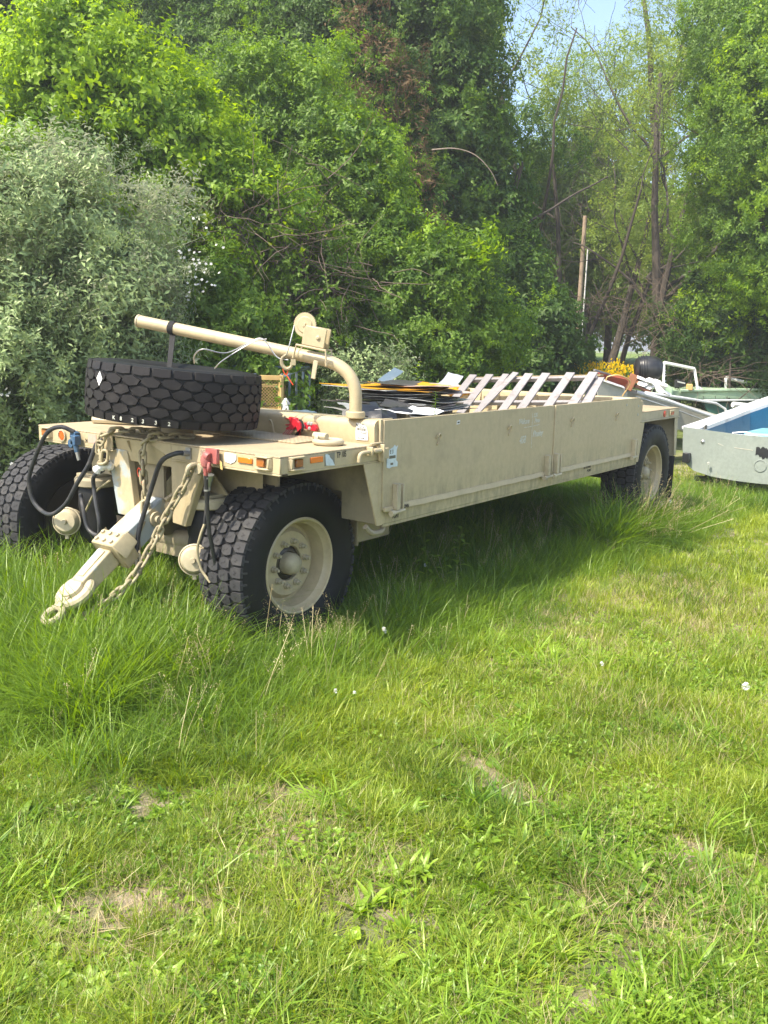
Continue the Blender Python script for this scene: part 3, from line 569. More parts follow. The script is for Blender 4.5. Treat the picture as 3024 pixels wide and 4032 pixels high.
# hoses
def hose(pts, r=0.0155, mat='hose'): return MB().tube(catmull(pts, 10), r, 10).build('air_hose', M[mat], T)
hose([(-0.03, 1.945, 1.368), (-0.09, 2.02, 1.40), (-0.12, 2.15, 1.34), (-0.12, 2.33, 1.12), (-0.12, 2.40, 0.97), (-0.11, 2.36, 0.82), (-0.11, 2.17, 0.76), (-0.10, 1.98, 0.86), (-0.08, 1.86, 1.02), (-0.05, 1.76, 1.16), (-0.02, 1.70, 1.31), (0.0, 1.66, 1.335)])
hose([(-0.015, 0.775, 1.325), (-0.08, 0.80, 1.33), (-0.10, 0.92, 1.27), (-0.09, 1.02, 1.12), (-0.10, 1.09, 0.95), (-0.13, 1.13, 0.78), (-0.16, 1.12, 0.6)])
hose([(-0.02, 1.64, 1.13), (-0.04, 1.72, 1.08), (-0.03, 1.74, 0.99), (-0.06, 1.68, 0.90), (-0.08, 1.62, 0.77), (-0.07, 1.66, 0.68), (-0.08, 1.76, 0.72), (-0.07, 1.82, 0.86), (-0.03, 1.90, 0.93)], 0.014)
hose([(0.02, 0.63, 1.10), (0.0, 0.625, 0.98), (0.0, 0.64, 0.90)], 0.012); hose([(0.0, 0.64, 0.90), (-0.02, 0.66, 0.82), (-0.02, 0.69, 0.72), (0.0, 0.68, 0.6), (0.02, 0.62, 0.52)], 0.009, 'chain')
hose([(0.0, 1.60, 1.06), (0.02, 1.80, 0.95), (0.03, 1.95, 0.78)], 0.008, 'chain')
mb = MB(); mb.tube([(0.01, 0.61, 1.21), (0.015, 0.625, 1.13)], [0.035, 0.02], 10); mb.lathe([(0.022, 0), (0.022, 0.02)], (0.012, 0.625, 1.11), (0, 0, 1), 10); mb.build('hose_fitting', M['steel'], T)
mb = MB(); mb.tube(catmull([(0.0, 1.56, 1.16), (-0.03, 1.62, 1.165), (-0.045, 1.69, 1.12)], 6), [0.022+0.006*((i*7) % 3) for i in range(13)], 9); mb.build('ragged_cloth_wrap', M['paper'], T)
mb = MB(); mb.tube([(-0.008, 0.778, 1.325), (-0.05, 0.778, 1.33)], 0.018, 10); mb.build('hose_fitting', M['steel'], T)
# red glad hand and its line; blue glad hand
mb = MB(); mb.obox((-0.03, 0.53, 1.335), (1, 0, 0), (0, 1, 0), (0, 0, 1), 0.012, 0.05, 0.045)
mb.lathe([(0.0, -0.02), (0.026, -0.02), (0.03, 0.0), (0.026, 0.02), (0, 0.02)], (-0.055, 0.545, 1.335), (0, 1, 0.3), 14)
mb.tube([(-0.055, 0.555, 1.35), (-0.06, 0.56, 1.31), (-0.06, 0.556, 1.27)], [0.02, 0.032, 0.024], 10)
mb.tube([(-0.06+0.026*math.cos(a), 0.525+0.022*math.cos(a), 1.268+0.026*math.sin(a)) for a in np.linspace(0, 2*PI, 17)[:-1]], 0.010, 8, closed=True)
mb.tube([(-0.06, 0.556, 1.27), (-0.058, 0.558, 1.215)], [0.018, 0.013], 10); mb.build('red_coupling', M['redfade'], T, 0.002)
MB().tube([(-0.058, 0.558, 1.215), (-0.05, 0.562, 1.05), (-0.03, 0.565, 0.85), (0.02, 0.57, 0.65)], 0.013, 10).build('air_line', M['black'], T)
for z in (1.195, 1.12): MB().lathe([(0.0145, 0), (0.0145, 0.01)], (-0.055, 0.559, z), (0, 0, 1), 12).build('line_clamp', M['steel'], T)
mb = MB(); mb.obox((-0.02, 1.955, 1.345), (1, 0, 0), (0, 1, 0.2), (0, -0.2, 1), 0.02, 0.03, 0.025); mb.obox((-0.045, 1.91, 1.315), (1, 0, 0), (0, 1, 0.1), (0, 0, 1), 0.025, 0.026, 0.032); mb.lathe([(0.0, 0.0), (0.03, 0.0), (0.034, 0.02), (0.03, 0.04)], (-0.03, 1.94, 1.29), (-1, 0, 0), 16); mb.tube([(-0.05, 1.91, 1.30), (-0.045, 1.90, 1.23)], [0.02, 0.016], 10)
mb.build('blue_coupling', M['blue_hand'], T, 0.002)
MB().tube([(-0.045, 1.90, 1.235), (-0.04, 1.888, 1.175)], [0.015, 0.012], 10).build('hose_fitting', M['steel'], T)

# ---- crane davit: collar, bent tube, hand winch
Pb = Vector((0.915, 0.19, 1.535)); E = Vector((0.398, 1.746, 2.139))
hd = Vector((E.x-Pb.x, E.y-Pb.y, 0)); hl = hd.length; hd.normalize()
z_at = lambda t: 1.875+(E.z-1.875)*t/hl
pts = [Pb+Vector((0, 0, 0.02)), Pb+Vector((0, 0, 0.10))]
P0 = Pb+Vector((0, 0, 0.135)); P1 = Pb+Vector((0, 0, 0.355)); P2 = Pb+hd*0.30; P2.z = z_at(0.30)
for i in range(15):
    t = i/14; pts.append(P0*(1-t)**2+P1*2*t*(1-t)+P2*t*t)
pts.append(E)
MB().tube(pts, 0.042, 24).build('crane_tube', s, T)
MB().lathe([(0.058, 0.0), (0.064, 0.004), (0.064, 0.04), (0.058, 0.046), (0.04, 0.046)], Pb+Vector((0, 0, 0.004)), (0, 0, 1), 28).build('crane_collar', s, T, 0.002)
ud = (E-P2).normalized(); nrm = Vector((-hd.y, hd.x, 0)); nrm = nrm if nrm.x < 0 else -nrm; ud_up = nrm.cross(ud); ud_up = ud_up if ud_up.z > 0 else -ud_up
mb = MB(); mb.tube([E+ud*0.0, E+ud*0.012], 0.046, 24); mb.build('tube_end_cap', M['sand_worn'], T)
gc = Vector((0.77, 0.51, 2.135)); teeth = []
n_t = 44
for i in range(n_t*2):
    r_ = 0.081 if i % 2 else 0.076; a = PI*i/n_t
    teeth.append(gc+(ud*math.cos(a)+ud_up*math.sin(a))*r_)
mb = MB(); mb.prism(teeth, nrm*0.010); mb.lathe([(0.0, 0.016), (0.05, 0.016), (0.056, 0.010)], gc, nrm, 24); mb.lathe([(0.0, 0.026), (0.012, 0.026), (0.014, 0.016)], gc, nrm, 12); mb.build('winch_gear', s, T)
pc = gc-ud*0.075-Vector((0, 0, 0.065))
mb = MB(); mb.obox(pc+nrm*0.022, ud, ud_up, nrm, 0.083, 0.065, 0.006); mb.obox(pc-nrm*0.05, ud, ud_up, nrm, 0.083, 0.065, 0.006)
mb.lathe([(0.0, 0.04), (0.014, 0.04), (0.018, 0.02)], pc-ud*0.03, nrm, 12); mb.build('winch_frame', s, T, 0.006)
mb = MB(); mb.cyl(gc-nrm*0.05, gc+nrm*0.03, 0.012, 12); mb.cyl(pc-nrm*0.05, pc+nrm*0.02, 0.035, 16); mb.build('winch_drum', s, T)
cb = pc-ud_up*0.085
for sg in (-1, 1):
    q = cb+ud*0.0
    path = [q+ud*0.115-ud_up*0.075*1.0+nrm*0.05*sg, q+ud*0.105+ud_up*0.015+nrm*0.05*sg, q-ud*0.105+ud_up*0.015+nrm*0.05*sg, q-ud*0.125-ud_up*0.08+nrm*0.05*sg]
    MB().tube(path, 0.008, 8).build('winch_clamp', s, T)
q = cb-ud*0.05
MB().obox(q-ud_up*0.12+nrm*0.052, ud, ud_up, nrm, 0.016, 0.06, 0.005).build('clamp_tab', M['sand_worn'], T, 0.003)
# cable and hook under the winch
hk = sight(1128, 1425, 5.83); hk = Vector(hk)
MB().tube(catmull([gc+ud*0.075, hk+Vector((0.01, -0.02, 0.12)), hk+Vector((0, 0, 0.04))], 6), 0.004, 6).build('winch_cable', M['steel'], T)
cab = [Vector(sight(a, b2, d)) for a, b2, d in ((1135, 1418, 5.83), (1090, 1405, 5.85), (1035, 1335, 5.9), (980, 1350, 5.9), (890, 1390, 5.85), (800, 1375, 5.85), (765, 1400, 5.9), (765, 1430, 5.95))]
MB().tube(catmull(cab, 8), 0.0045, 6).build('slack_cable', M['steel'], T)
cab = [Vector(sight(a, b2, d)) for a, b2, d in ((1050, 1335, 5.85), (1000, 1345, 5.85), (930, 1385, 5.85), (870, 1425, 5.9), (845, 1450, 5.95))]
MB().tube(catmull(cab, 8), 0.0045, 6).build('slack_cable', M['steel'], T)
rx = Vector((R0[0], R0[1], 0))
def scr(o, a, b2): return o+rx*a+Vector((0, 0, b2))
mb = MB(); mb.tube(catmull([scr(hk, 0.0, 0.05), scr(hk, -0.03, 0.02), scr(hk, -0.028, -0.02), scr(hk, 0.0, -0.045), scr(hk, 0.03, -0.03), scr(hk, 0.032, 0.0)], 6), [0.007+0.006*math.sin(PI*i/30) for i in range(31)], 8)
mb.obox(scr(hk, 0.045, 0.0), rx, Vector((R0[1], -R0[0], 0)), (0, 0, 1), 0.016, 0.008, 0.02); mb.build('lifting_hook', M['chain'], T)
mb = MB(); mb.tube(catmull([scr(hk, -0.025, -0.02), scr(hk, -0.02, -0.06), scr(hk, 0.0, -0.085), scr(hk, 0.01, -0.05), scr(hk, 0.008, -0.03)], 5), 0.003, 6); mb.tube([scr(hk, 0.0, -0.085), scr(hk, 0.045, -0.15)], 0.0035, 6); mb.build('orange_cable_tie', M['orange_tie'], T)
# ---------------------------------------------------------------- wheels
def tread_mesh(rows, per, w, r0, h, shape, shoulder_drop, shift, mat, name, rnd, sipe=False, sb=None):
    """blocks laid round the circumference; shape(row, rows) -> polygon in unit cell"""
    mb = MB(); pitch = 2*PI/per; cw = w/rows
    def pt(u, v, rad):     # u angle, v lateral (-w/2..w/2)
        drop = shoulder_drop*(abs(v)/(w/2))**3
        rr = rad-drop
        return (rr*math.cos(u), v, rr*math.sin(u))
    for r in range(rows):
        poly = shape(r, rows)
        for k in range(per):
            uc = (k+shift(r))*pitch; vc = (r+0.5)*cw-w/2
            bot = []; top = []; ni = len(poly)
            for (a, b) in poly:
                u = uc+a*pitch; v = vc+b*cw
                bot.append(pt(u, v, r0)); top.append(pt(uc+a*pitch*0.95, vc+b*cw*0.95, r0+h))
            if sipe and 0 < 1:
                zz = ((-0.16, -0.10), (0.02, 0.02), (-0.02, 0.16), (0.16, 0.24)) if r % 2 else ((-0.14, 0.12), (0.0, -0.10), (0.12, 0.10), (0.2, 0.0))
                for (p0_, q0_), (p1_, q1_) in zip(zz, zz[1:]):
                    w_ = 0.035; V4 = [pt(uc+(p0_)*pitch, vc+(q0_-w_)*cw, r0+h+0.0006), pt(uc+(p1_)*pitch, vc+(q1_-w_)*cw, r0+h+0.0006), pt(uc+(p1_)*pitch, vc+(q1_+w_)*cw, r0+h+0.0006), pt(uc+(p0_)*pitch, vc+(q0_+w_)*cw, r0+h+0.0006)]
                    sb.add(V4, [(0, 1, 2, 3)])
            n = len(poly)
            mb.add(bot+top, [tuple(range(n, 2*n))]+[(i, (i+1) % n, (i+1) % n+n, i+n) for i in range(n)])
    return mb.mesh(name, mat, 25)
def hexblock(r, rows):
    if r == 0: return [(-0.42, -0.46), (0.40, -0.46), (0.44, 0.22), (0.18, 0.46), (-0.30, 0.40), (-0.44, 0.15)]
    if r == rows-1: return [(-0.42, -0.2), (-0.2, -0.44), (0.36, -0.40), (0.42, 0.0), (0.42, 0.47), (-0.42, 0.47)]
    return [(-0.44, -0.16), (-0.28, -0.42), (0.30, -0.46), (0.44, -0.14), (0.42, 0.20), (0.22, 0.44), (-0.30, 0.46), (-0.42, 0.22)]
def scaleblock(r, rows):
    if r == 0: return [(-0.44, -0.48), (0.44, -0.48), (0.44, 0.30), (0.0, 0.42), (-0.44, 0.30)]
    if r == rows-1: return [(-0.44, -0.30), (0.0, -0.42), (0.44, -0.30), (0.44, 0.48), (-0.44, 0.48)]
    return [(-0.50, -0.12), (-0.06, -0.56), (0.36, -0.44), (0.50, 0.10), (0.08, 0.54), (-0.38, 0.42)] if r % 2 else [(-0.50, 0.12), (-0.36, -0.44), (0.06, -0.56), (0.50, -0.10), (0.38, 0.44), (-0.08, 0.56)]
def ring_shell(prof, n=72, closed=True):
    mb = MB(); mb.lathe(prof, (0, 0, 0), (0, 1, 0), n, closed=closed); return mb
TYRE = [(0.312, -0.165), (0.34, -0.192), (0.385, -0.206), (0.43, -0.212), (0.475, -0.208), (0.515, -0.196), (0.538, -0.184), (0.549, -0.160), (0.551, 0.0), (0.549, 0.160), (0.538, 0.184), (0.515, 0.196), (0.475, 0.208), (0.43, 0.212), (0.385, 0.206), (0.34, 0.192), (0.312, 0.165), (0.30, 0.14), (0.30, -0.14)]
# lathe takes (r, h)
def sidewall_rings(mb):
    for r, h in ((0.505, 0.2015), (0.455, 0.2125), (0.375, 0.2065)):
        for sg in (-1, 1):
            mb.lathe([(r-0.004, sg*(h-0.002)), (r, sg*(h+0.0015)), (r+0.004, sg*(h-0.003))], (0, 0, 0), (0, 1, 0), 72, closed=False) if False else None
tyre_me = ring_shell(TYRE).mesh('wheel', M['rubber'], 60)
SB = MB(); tread_me = tread_mesh(4, 44, 0.385, 0.546, 0.021, hexblock, 0.012, lambda r: r*0.40, M['rubber_tread'], 'tyre_tread', RNG, True, SB)
M['sipe'] = weathered('sipe_shadow_rubber', (0.012, 0.012, 0.012), (0.02, 0.02, 0.02), 0.9, streak=False)  # near-black strips on the block tops paint in the shade of the slots
sipe_me = SB.mesh('sipe_shade_strips', M['sipe'])
mb = MB()
for k in range(44):    # shoulder lugs running down the sidewall
    for sg in (-1, 1):
        a = 2*PI*(k+(0.0 if sg < 0 else 3*0.40))/44; da = 0.012
        q = []
        for rr, yy in ((0.505, 0.198), (0.548, 0.186)):
            for aa in (a-da, a+da): q.append((rr*math.cos(aa), sg*yy, rr*math.sin(aa)))
        for rr, yy in ((0.512, 0.201), (0.556, 0.192)):
            for aa in (a-da, a+da): q.append((rr*math.cos(aa), sg*yy, rr*math.sin(aa)))
        mb.add(q, [(4, 5, 7, 6), (0, 1, 5, 4), (2, 6, 7, 3), (0, 4, 6, 2), (1, 3, 7, 5)])
lug_me = mb.mesh('shoulder_lugs', M['rubber_tread'], 25)
RIM = [(0.318, -0.163), (0.326, -0.170), (0.327, -0.180), (0.318, -0.187), (0.308, -0.183), (0.303, -0.168), (0.296, -0.150), (0.283, -0.135), (0.276, -0.075), (0.268, -0.035), (0.245, -0.038), (0.226, -0.062), (0.216, -0.074), (0.180, -0.076), (0.124, -0.076), (0.118, -0.070), (0.118, -0.02), (0.10, 0.0), (0.26, 0.02), (0.27, 0.12), (0.30, 0.17), (0.312, 0.172), (0.31, 0.15)]
rim_me = ring_shell(RIM).mesh('wheel_rim', M['sand'], 28)
mb = MB(); mb.lathe([(0.117, -0.02), (0.117, -0.05), (0.10, -0.062), (0.082, -0.064), (0.08, 0.0)], (0, 0, 0), (0, 1, 0), 40); hubring_me = mb.mesh('hub_ring', M['ruststeel'], 30)
for mm in (0,): pass
M['hubdark'] = weathered('dark_hub_and_rim_shade', (0.035, 0.028, 0.02), (0.015, 0.013, 0.01), 0.4, streak=False); hubring_me.materials[0] = M['hubdark']  # dark hub ring colour, also the painted shade inside the rims
mb = MB(); mb.lathe([(0.076, -0.05), (0.074, -0.10), (0.070, -0.118), (0.055, -0.140), (0.030, -0.152), (0.0, -0.155)], (0, 0, 0), (0, 1, 0), 36); hub_me = mb.mesh('hub_cap', M['sand_worn'], 50)
mb = MB(); mb.lathe([(0.0, 0.0), (0.0235, 0.0), (0.0235, -0.010), (0.0185, -0.012), (0.0185, -0.032), (0.012, -0.036), (0.011, -0.052), (0.0, -0.053)], (0, -0.076, 0), (0, 1, 0), 6); nut_me = mb.mesh('lug_nut', M['sand_worn'], 25)
mb = MB(); mb.lathe([(0.21, 0.03), (0.215, 0.05), (0.25, 0.12), (0.317, 0.172), (0.315, 0.178), (0.10, 0.21)], (0, 0, 0), (0, 1, 0), 36); shade_disc_me = mb.mesh('rim_shade_disc', M['hubdark'], 30)  # dark backing disc added to paint the shade inside the rims
def child(name, me, parent, mat4=None):
    o = bpy.data.objects.new(name, me); C.objects.link(o); o.parent = parent
    if mat4 is not None: o.matrix_local = mat4
    return o
def wheel(x, y, z, flip, spin, label=None, r=1.0):
    o = bpy.data.objects.new('wheel', tyre_me); C.objects.link(o); o.parent = T
    o.matrix_local = Matrix.Translation(Vector((x, y, z))-T.location) @ Matrix.Rotation(PI if flip else 0, 4, 'Z') @ Matrix.Rotation(spin, 4, 'Y')
    if label: o['label'] = label
    for nme, me in (('tyre_tread', tread_me), ('sipe_shade_strips', sipe_me), ('shoulder_lugs', lug_me), ('wheel_rim', rim_me), ('hub_ring', hubring_me), ('hub_cap', hub_me), ('rim_shade_disc', shade_disc_me)):
        q_ = child(nme, me, o)
        if nme in ('shoulder_lugs', 'tyre_tread', 'sipe_shade_strips'): q_['kind'] = 'stuff'
    for k in range(10):
        a = 2*PI*k/10+0.2
        child('lug_nut', nut_me, o, Matrix.Translation((0.152*math.cos(a), 0, 0.152*math.sin(a))))
    return o
wheel(0.572, 0.345+0.19, 0.568, False, 0.1)
wheel(0.42, 2.76, 0.60, True, 0.3)
wheel(6.09, 0.20, 0.655, False, 0.7)
wheel(6.13, 2.25, 0.655, True, 0.2)

# ---------------------------------------------------------------- spare tyre, strap, chains, red clamp on the deck
sp_c = Vector((0.22, 1.165, 1.668))
sp = thing('spare_tyre', 'large black spare tyre lying flat and tilted on the front deck', 'tyre', (0.235, 1.17, 1.42))
ax = Vector((0.03, 0.085, 1.0)); ax = Vector((0.049+0.8*0.012, -0.066+0.6*0.012, 1.0)).normalized()
rotm = Vector((0, 1, 0)).rotation_difference(ax).to_matrix().to_4x4() @ Matrix.Scale(0.962, 4)
SPP = [(0.30, -0.155), (0.33, -0.175), (0.40, -0.19), (0.47, -0.192), (0.53, -0.186), (0.562, -0.172), (0.57, -0.15), (0.572, 0.0), (0.57, 0.15), (0.562, 0.172), (0.53, 0.186), (0.47, 0.192), (0.40, 0.19), (0.33, 0.175), (0.30, 0.155), (0.29, 0.12), (0.29, -0.12)]
o = child('tyre_casing', ring_shell(SPP).mesh('tyre_casing', M['rubber'], 60), sp); o.matrix_local = Matrix.Translation(sp_c-sp.location) @ rotm
spt = tread_mesh(6, 28, 0.365, 0.567, 0.02, scaleblock, 0.012, lambda r: 0.5*(r % 2), M['rubber_spare'], 'tyre_tread', RNG)
o = child('tyre_tread', spt, sp); o.matrix_local = Matrix.Translation(sp_c-sp.location) @ rotm
RIM2 = [(p[0]*0.93, p[1]*0.85) for p in RIM]
o = child('wheel_rim', ring_shell(RIM2).mesh('wheel_rim', M['sand'], 28), sp); o.matrix_local = Matrix.Translation(sp_c-sp.location) @ rotm
# chalk numbers on the lower shoulder, and a white tag
rotw = Matrix.Translation(sp_c) @ rotm
def on_spare(ang_dir, v, rad=0.589):
    rad = rad*0.962-0.001; v = v*0.962   # ang measured in world azimuth
    d = Vector((math.cos(ang_dir), math.sin(ang_dir), 0)); d = (d-ax*d.dot(ax)).normalized()
    p = sp_c+ax*v+d*rad; t = ax.cross(d).normalized(); return p, t, ax
cam_az = math.atan2(CAM[1]-sp_c.y, CAM[0]-sp_c.x)
for chs, off in (('K', -0.70), ('8', -0.60), ('2', -0.46), ('3', -0.34), ('3', -0.20), ('2', -0.06)):
    p, t, u = on_spare(cam_az+off, -0.165, 0.585)
    text_on('chalk_number', chs, 0.032, p, t, u, M['chalk'], sp, 1.0)
p, t, u = on_spare(cam_az-0.93, 0.075, 0.589)
MB().prism([p-t*0.03, p-u*0.045, p+t*0.03, p+u*0.045], t.cross(u)*0.002).build('paper_tag', M['paper'], sp)
# stand under the spare (part of trailer)
MB().lathe([(0.11, 0.0), (0.10, 0.10)], (0.235, 1.17, ZD), (0, 0, 1), 24).build('spare_tyre_seat', M['sand_dark'], T)
# metal cover plate leaning behind on the deck at far left
mb = MB(); mb.tube([(0.36, 2.28, ZD+0.03), (0.50, 1.95, ZD+0.035)], 0.03, 8); tag(mb.build('steel_pipe', M['sand_worn']), 'short rusty tan pipe lying on the left end of the front deck', 'pipe')
# black strap from crane tube down into the tyre
tp = P2+ud*((E-P2).length*0.80)
st = thing('tie_down_strap', 'black webbing strap wrapped round the crane tube and tying down the spare tyre', 'strap', tp)
mb = MB(); mb.lathe([(0.0445, -0.022), (0.0465, -0.022), (0.0465, 0.022), (0.0445, 0.022)], tp, ud, 24, closed=True); mb.build('strap_loop', M['strap'], st)
end = sp_c+Vector((0.05, 0.12, 0.12))
mb = MB(); a0 = tp-nrm*0.0+Vector((0, 0, -0.03)); w2 = ud*0.022
mb.add([a0-w2, a0+w2, end+w2*0.8, end-w2*0.8, a0-w2+nrm*0.004, a0+w2+nrm*0.004, end+w2*0.8+nrm*0.004, end-w2*0.8+nrm*0.004], [(0, 1, 2, 3), (4, 7, 6, 5), (0, 4, 5, 1), (1, 5, 6, 2), (2, 6, 7, 3), (3, 7, 4, 0)]); mb.build('strap_tail', M['strap'], st)

def chain_thing(label, pts, pitch=0.066, name='safety_chain'):
    path = catmull(pts, 30); ds = [0.0]
    for a, b in zip(path, path[1:]): ds.append(ds[-1]+(b-a).length)
    t = thing(name, label, 'chain', path[0])
    n = int(ds[-1]/pitch); r = 0.0105; hl, hw = 0.026, 0.0225
    loop = []
    for a in np.linspace(0, 2*PI, 17)[:-1]:
        loop.append((hw*math.cos(a), 0, hw*math.sin(a)+(hl if math.sin(a) > 0.01 else -hl if math.sin(a) < -0.01 else 0)))
    me = MB().tube(loop, r, 8, closed=True).mesh('chain_link', M['chain'], 60)
    def at(d):
        for i in range(len(ds)-1):
            if ds[i+1] >= d: return path[i].lerp(path[i+1], (d-ds[i])/max(1e-9, ds[i+1]-ds[i]))
        return path[-1]
    for k in range(n):
        p0 = at(k*pitch); p1 = at((k+1)*pitch); d = (p1-p0).normalized()
        q = Vector((0, 0, 1)).rotation_difference(d).to_matrix().to_4x4()
        o = bpy.data.objects.new('chain_link', me); C.objects.link(o); o.parent = t
        o.matrix_local = Matrix.Translation((p0+p1)/2-t.location) @ q @ Matrix.Rotation((PI/2 if k % 2 else 0)+0.5+rs.uniform(-0.25, 0.25), 4, 'Z')
    return t
ch1 = chain_thing('heavy tan chain hanging from under the spare tyre over the middle of the deck edge', [(0.20, 0.98, 1.40), (0.10, 1.03, 1.405), (0.0, 1.10, 1.402), (-0.035, 1.17, 1.36), (-0.035, 1.19, 1.20), (-0.035, 1.175, 1.0), (-0.06, 1.16, 0.86), (-0.14, 1.15, 0.72), (-0.16, 1.09, 0.53)])
o = MB().tube([(-0.05+0.004*math.cos(a)+0.0, 1.21+0.022*math.cos(a), 1.165+0.028*math.sin(a)) for a in np.linspace(0, 2*PI, 17)[:-1]], 0.0035, 6, closed=True)
o.tube([(-0.05, 1.215, 1.14), (-0.055, 1.185, 1.115), (-0.055, 1.165, 1.09)], 0.003, 6); o.build('orange_cable_tie', M['orange_tie'], ch1)
chain_thing('heavy tan chain slung from the right drawbar bracket down to the drawbar', [(-0.03, 0.735, 1.225), (-0.04, 0.78, 1.13), (-0.05, 0.86, 1.02), (-0.08, 0.95, 0.86), (-0.14, 1.02, 0.68), (-0.25, 1.07, 0.50), (-0.42, 1.11, 0.38), (-0.60, 1.14, 0.30)])
chain_thing('heavy tan chain bunched at the left end of the drawbar bracket', [(0.30, 1.30, 1.40), (0.12, 1.42, 1.405), (-0.01, 1.56, 1.40), (-0.045, 1.62, 1.34), (-0.045, 1.64, 1.24), (-0.05, 1.60, 1.17), (-0.055, 1.57, 1.22), (-0.05, 1.565, 1.31)])
mb = MB(); mb.tube(catmull([(0.02, 0.71, 1.26), (-0.02, 0.715, 1.262), (-0.05, 0.72, 1.25), (-0.05, 0.735, 1.215), (-0.02, 0.75, 1.20)], 6), 0.016, 10); mb.lathe([(0.0, 0), (0.034, 0), (0.038, 0.02), (0.03, 0.035), (0.0, 0.035)], (0.03, 0.70, 1.235), (-1, -0.1, 0), 18); mb.build('shackle', M['sand_worn'], T)
# red clamp lying on the deck against the bulkhead
rc = thing('red_clamp', 'bright red steel bracket clamp leaning on the bulkhead on the front deck', 'clamp', (0.86, 0.64, ZD))
def yz(pts, x0, dx): return MB().prism([(x0, a, b) for a, b in pts], (dx, 0, 0))
yz([(0.785, 1.50), (0.70, 1.50), (0.70, 1.452), (0.785, 1.448), (0.785, 1.456), (0.745, 1.460), (0.745, 1.490), (0.785, 1.492)], 0.872, 0.018).build('fork_plate', M['red'], rc, 0.002)
yz([(0.725, 1.515), (0.655, 1.51), (0.64, 1.47), (0.68, 1.43), (0.745, 1.42), (0.752, 1.435), (0.70, 1.46)], 0.84, 0.03).build('jaw', M['red'], rc, 0.003)
yz([(0.60, 1.485), (0.50, 1.475), (0.485, 1.45), (0.495, 1.43), (0.60, 1.44)], 0.86, 0.03).build('end_plate', M['red'], rc, 0.003)
yz([(0.655, 1.50), (0.615, 1.485), (0.60, 1.445), (0.63, 1.405), (0.655, 1.39), (0.625, 1.395), (0.645, 1.44), (0.66, 1.46)], 0.835, 0.02).build('spring_arm', M['red'], rc, 0.003)
mb = MB()
for y in (0.60, 0.555, 0.53): mb.lathe([(0.0, 0.012), (0.010, 0.010), (0.013, 0.0)], (0.862, y, 1.46+0.02*(y < 0.56)), (-1, 0, 0), 10)
mb.lathe([(0.0, 0.012), (0.010, 0.010), (0.013, 0.0)], (0.862, 0.545, 1.448), (-1, 0, 0), 10); mb.build('rivets', M['sheet'], rc)['kind'] = 'stuff'
for y in (0.735, 0.715, 0.70, 0.68): MB().tube([(0.84, y, 1.425), (0.82, y+0.018, 1.395), (0.83, y+0.02, ZD+0.006)], 0.004, 6).build('wire_finger', M['redfade'], rc)
MB().tube(catmull([(0.842, 0.62, 1.50), (0.836, 0.59, 1.485), (0.836, 0.585, 1.45), (0.842, 0.60, 1.425)], 5), 0.007, 8).build('black_band', M['strap'], rc)
# ---------------------------------------------------------------- cargo in the bed
def sheet(cx, cy, z, lx, ly, rot, mat, label, tilt=(0, 0), curl=0.02, th=0.004, name='metal_sheet', group='flat metal sheets stacked in the trailer'):
    r = random.Random(int(cx*977+z*3331)); n = 5; vs = []; fs = []
    for j in range(n+1):
        for i in range(n+1):
            u = (i/n-0.5)*lx; v = (j/n-0.5)*ly
            zz = math.sin(i*1.1+cx*9)*curl*0.4+curl*((2*i/n-1)**2)*r.choice((0.6, 1.0))+tilt[0]*u+tilt[1]*v
            vs.append((u*math.cos(rot)-v*math.sin(rot), u*math.sin(rot)+v*math.cos(rot), zz))
    k = len(vs); vs += [(a, b, c-th) for a, b, c in vs]
    for j in range(n):
        for i in range(n):
            a = j*(n+1)+i; fs += [(a, a+1, a+n+2, a+n+1), (k+a, k+a+n+1, k+a+n+2, k+a+1)]
    edge = [i for i in range(n+1)]+[(j*(n+1)+n) for j in range(1, n+1)]+[n*(n+1)+i for i in range(n-1, -1, -1)]+[j*(n+1) for j in range(n-1, 0, -1)]
    fs += [(edge[q], k+edge[q], k+edge[(q+1) % len(edge)], edge[(q+1) % len(edge)]) for q in range(len(edge))]
    mb = MB(); mb.add(vs, fs); o = mb.build(name, M[mat]); o.location = (cx, cy, z)
    return tag(o, label, 'metal sheet', group)
ORD = ['topmost', 'second', 'third', 'fourth', 'fifth', 'sixth', 'seventh', 'eighth', 'ninth', 'tenth', 'eleventh', 'twelfth', 'thirteenth', 'fourteenth', 'fifteenth', 'sixteenth']
up_pile = ['sheetdark', 'yellow', 'sheetpink', 'yellow', 'sheet', 'yellow', 'sheetdark', 'sheetdark', 'sheetpink', 'sheet', 'sheetdark', 'sheet']
cname = {'yellow': 'yellow', 'sheet': 'silvery', 'sheetdark': 'dark grey', 'sheetpink': 'pinkish grey'}
for i, mt in enumerate(up_pile):
    z = 1.672-i*0.0105
    sheet(3.10+rs.uniform(-0.22, 0.22), 1.38+rs.uniform(-0.12, 0.12), z, rs.uniform(0.55, 0.8) if i < 2 else rs.uniform(0.85, 1.15), rs.uniform(0.35, 0.5) if i < 2 else rs.uniform(0.6, 0.8), rs.uniform(-0.6, 0.6), mt,
          '%s metal sheet, %s in the upper half of the scrap stack in the trailer' % (cname[mt], ORD[i]), (rs.uniform(-0.03, 0.02), rs.uniform(-0.03, 0.03)), 0.015)
lo_pile = ['sheet', 'sheetdark', 'sheet', 'sheetpink', 'sheet', 'sheetdark', 'sheet', 'sheetdark', 'sheet', 'sheetpink', 'sheet', 'sheetdark', 'sheet', 'sheetpink', 'sheet', 'sheetdark']
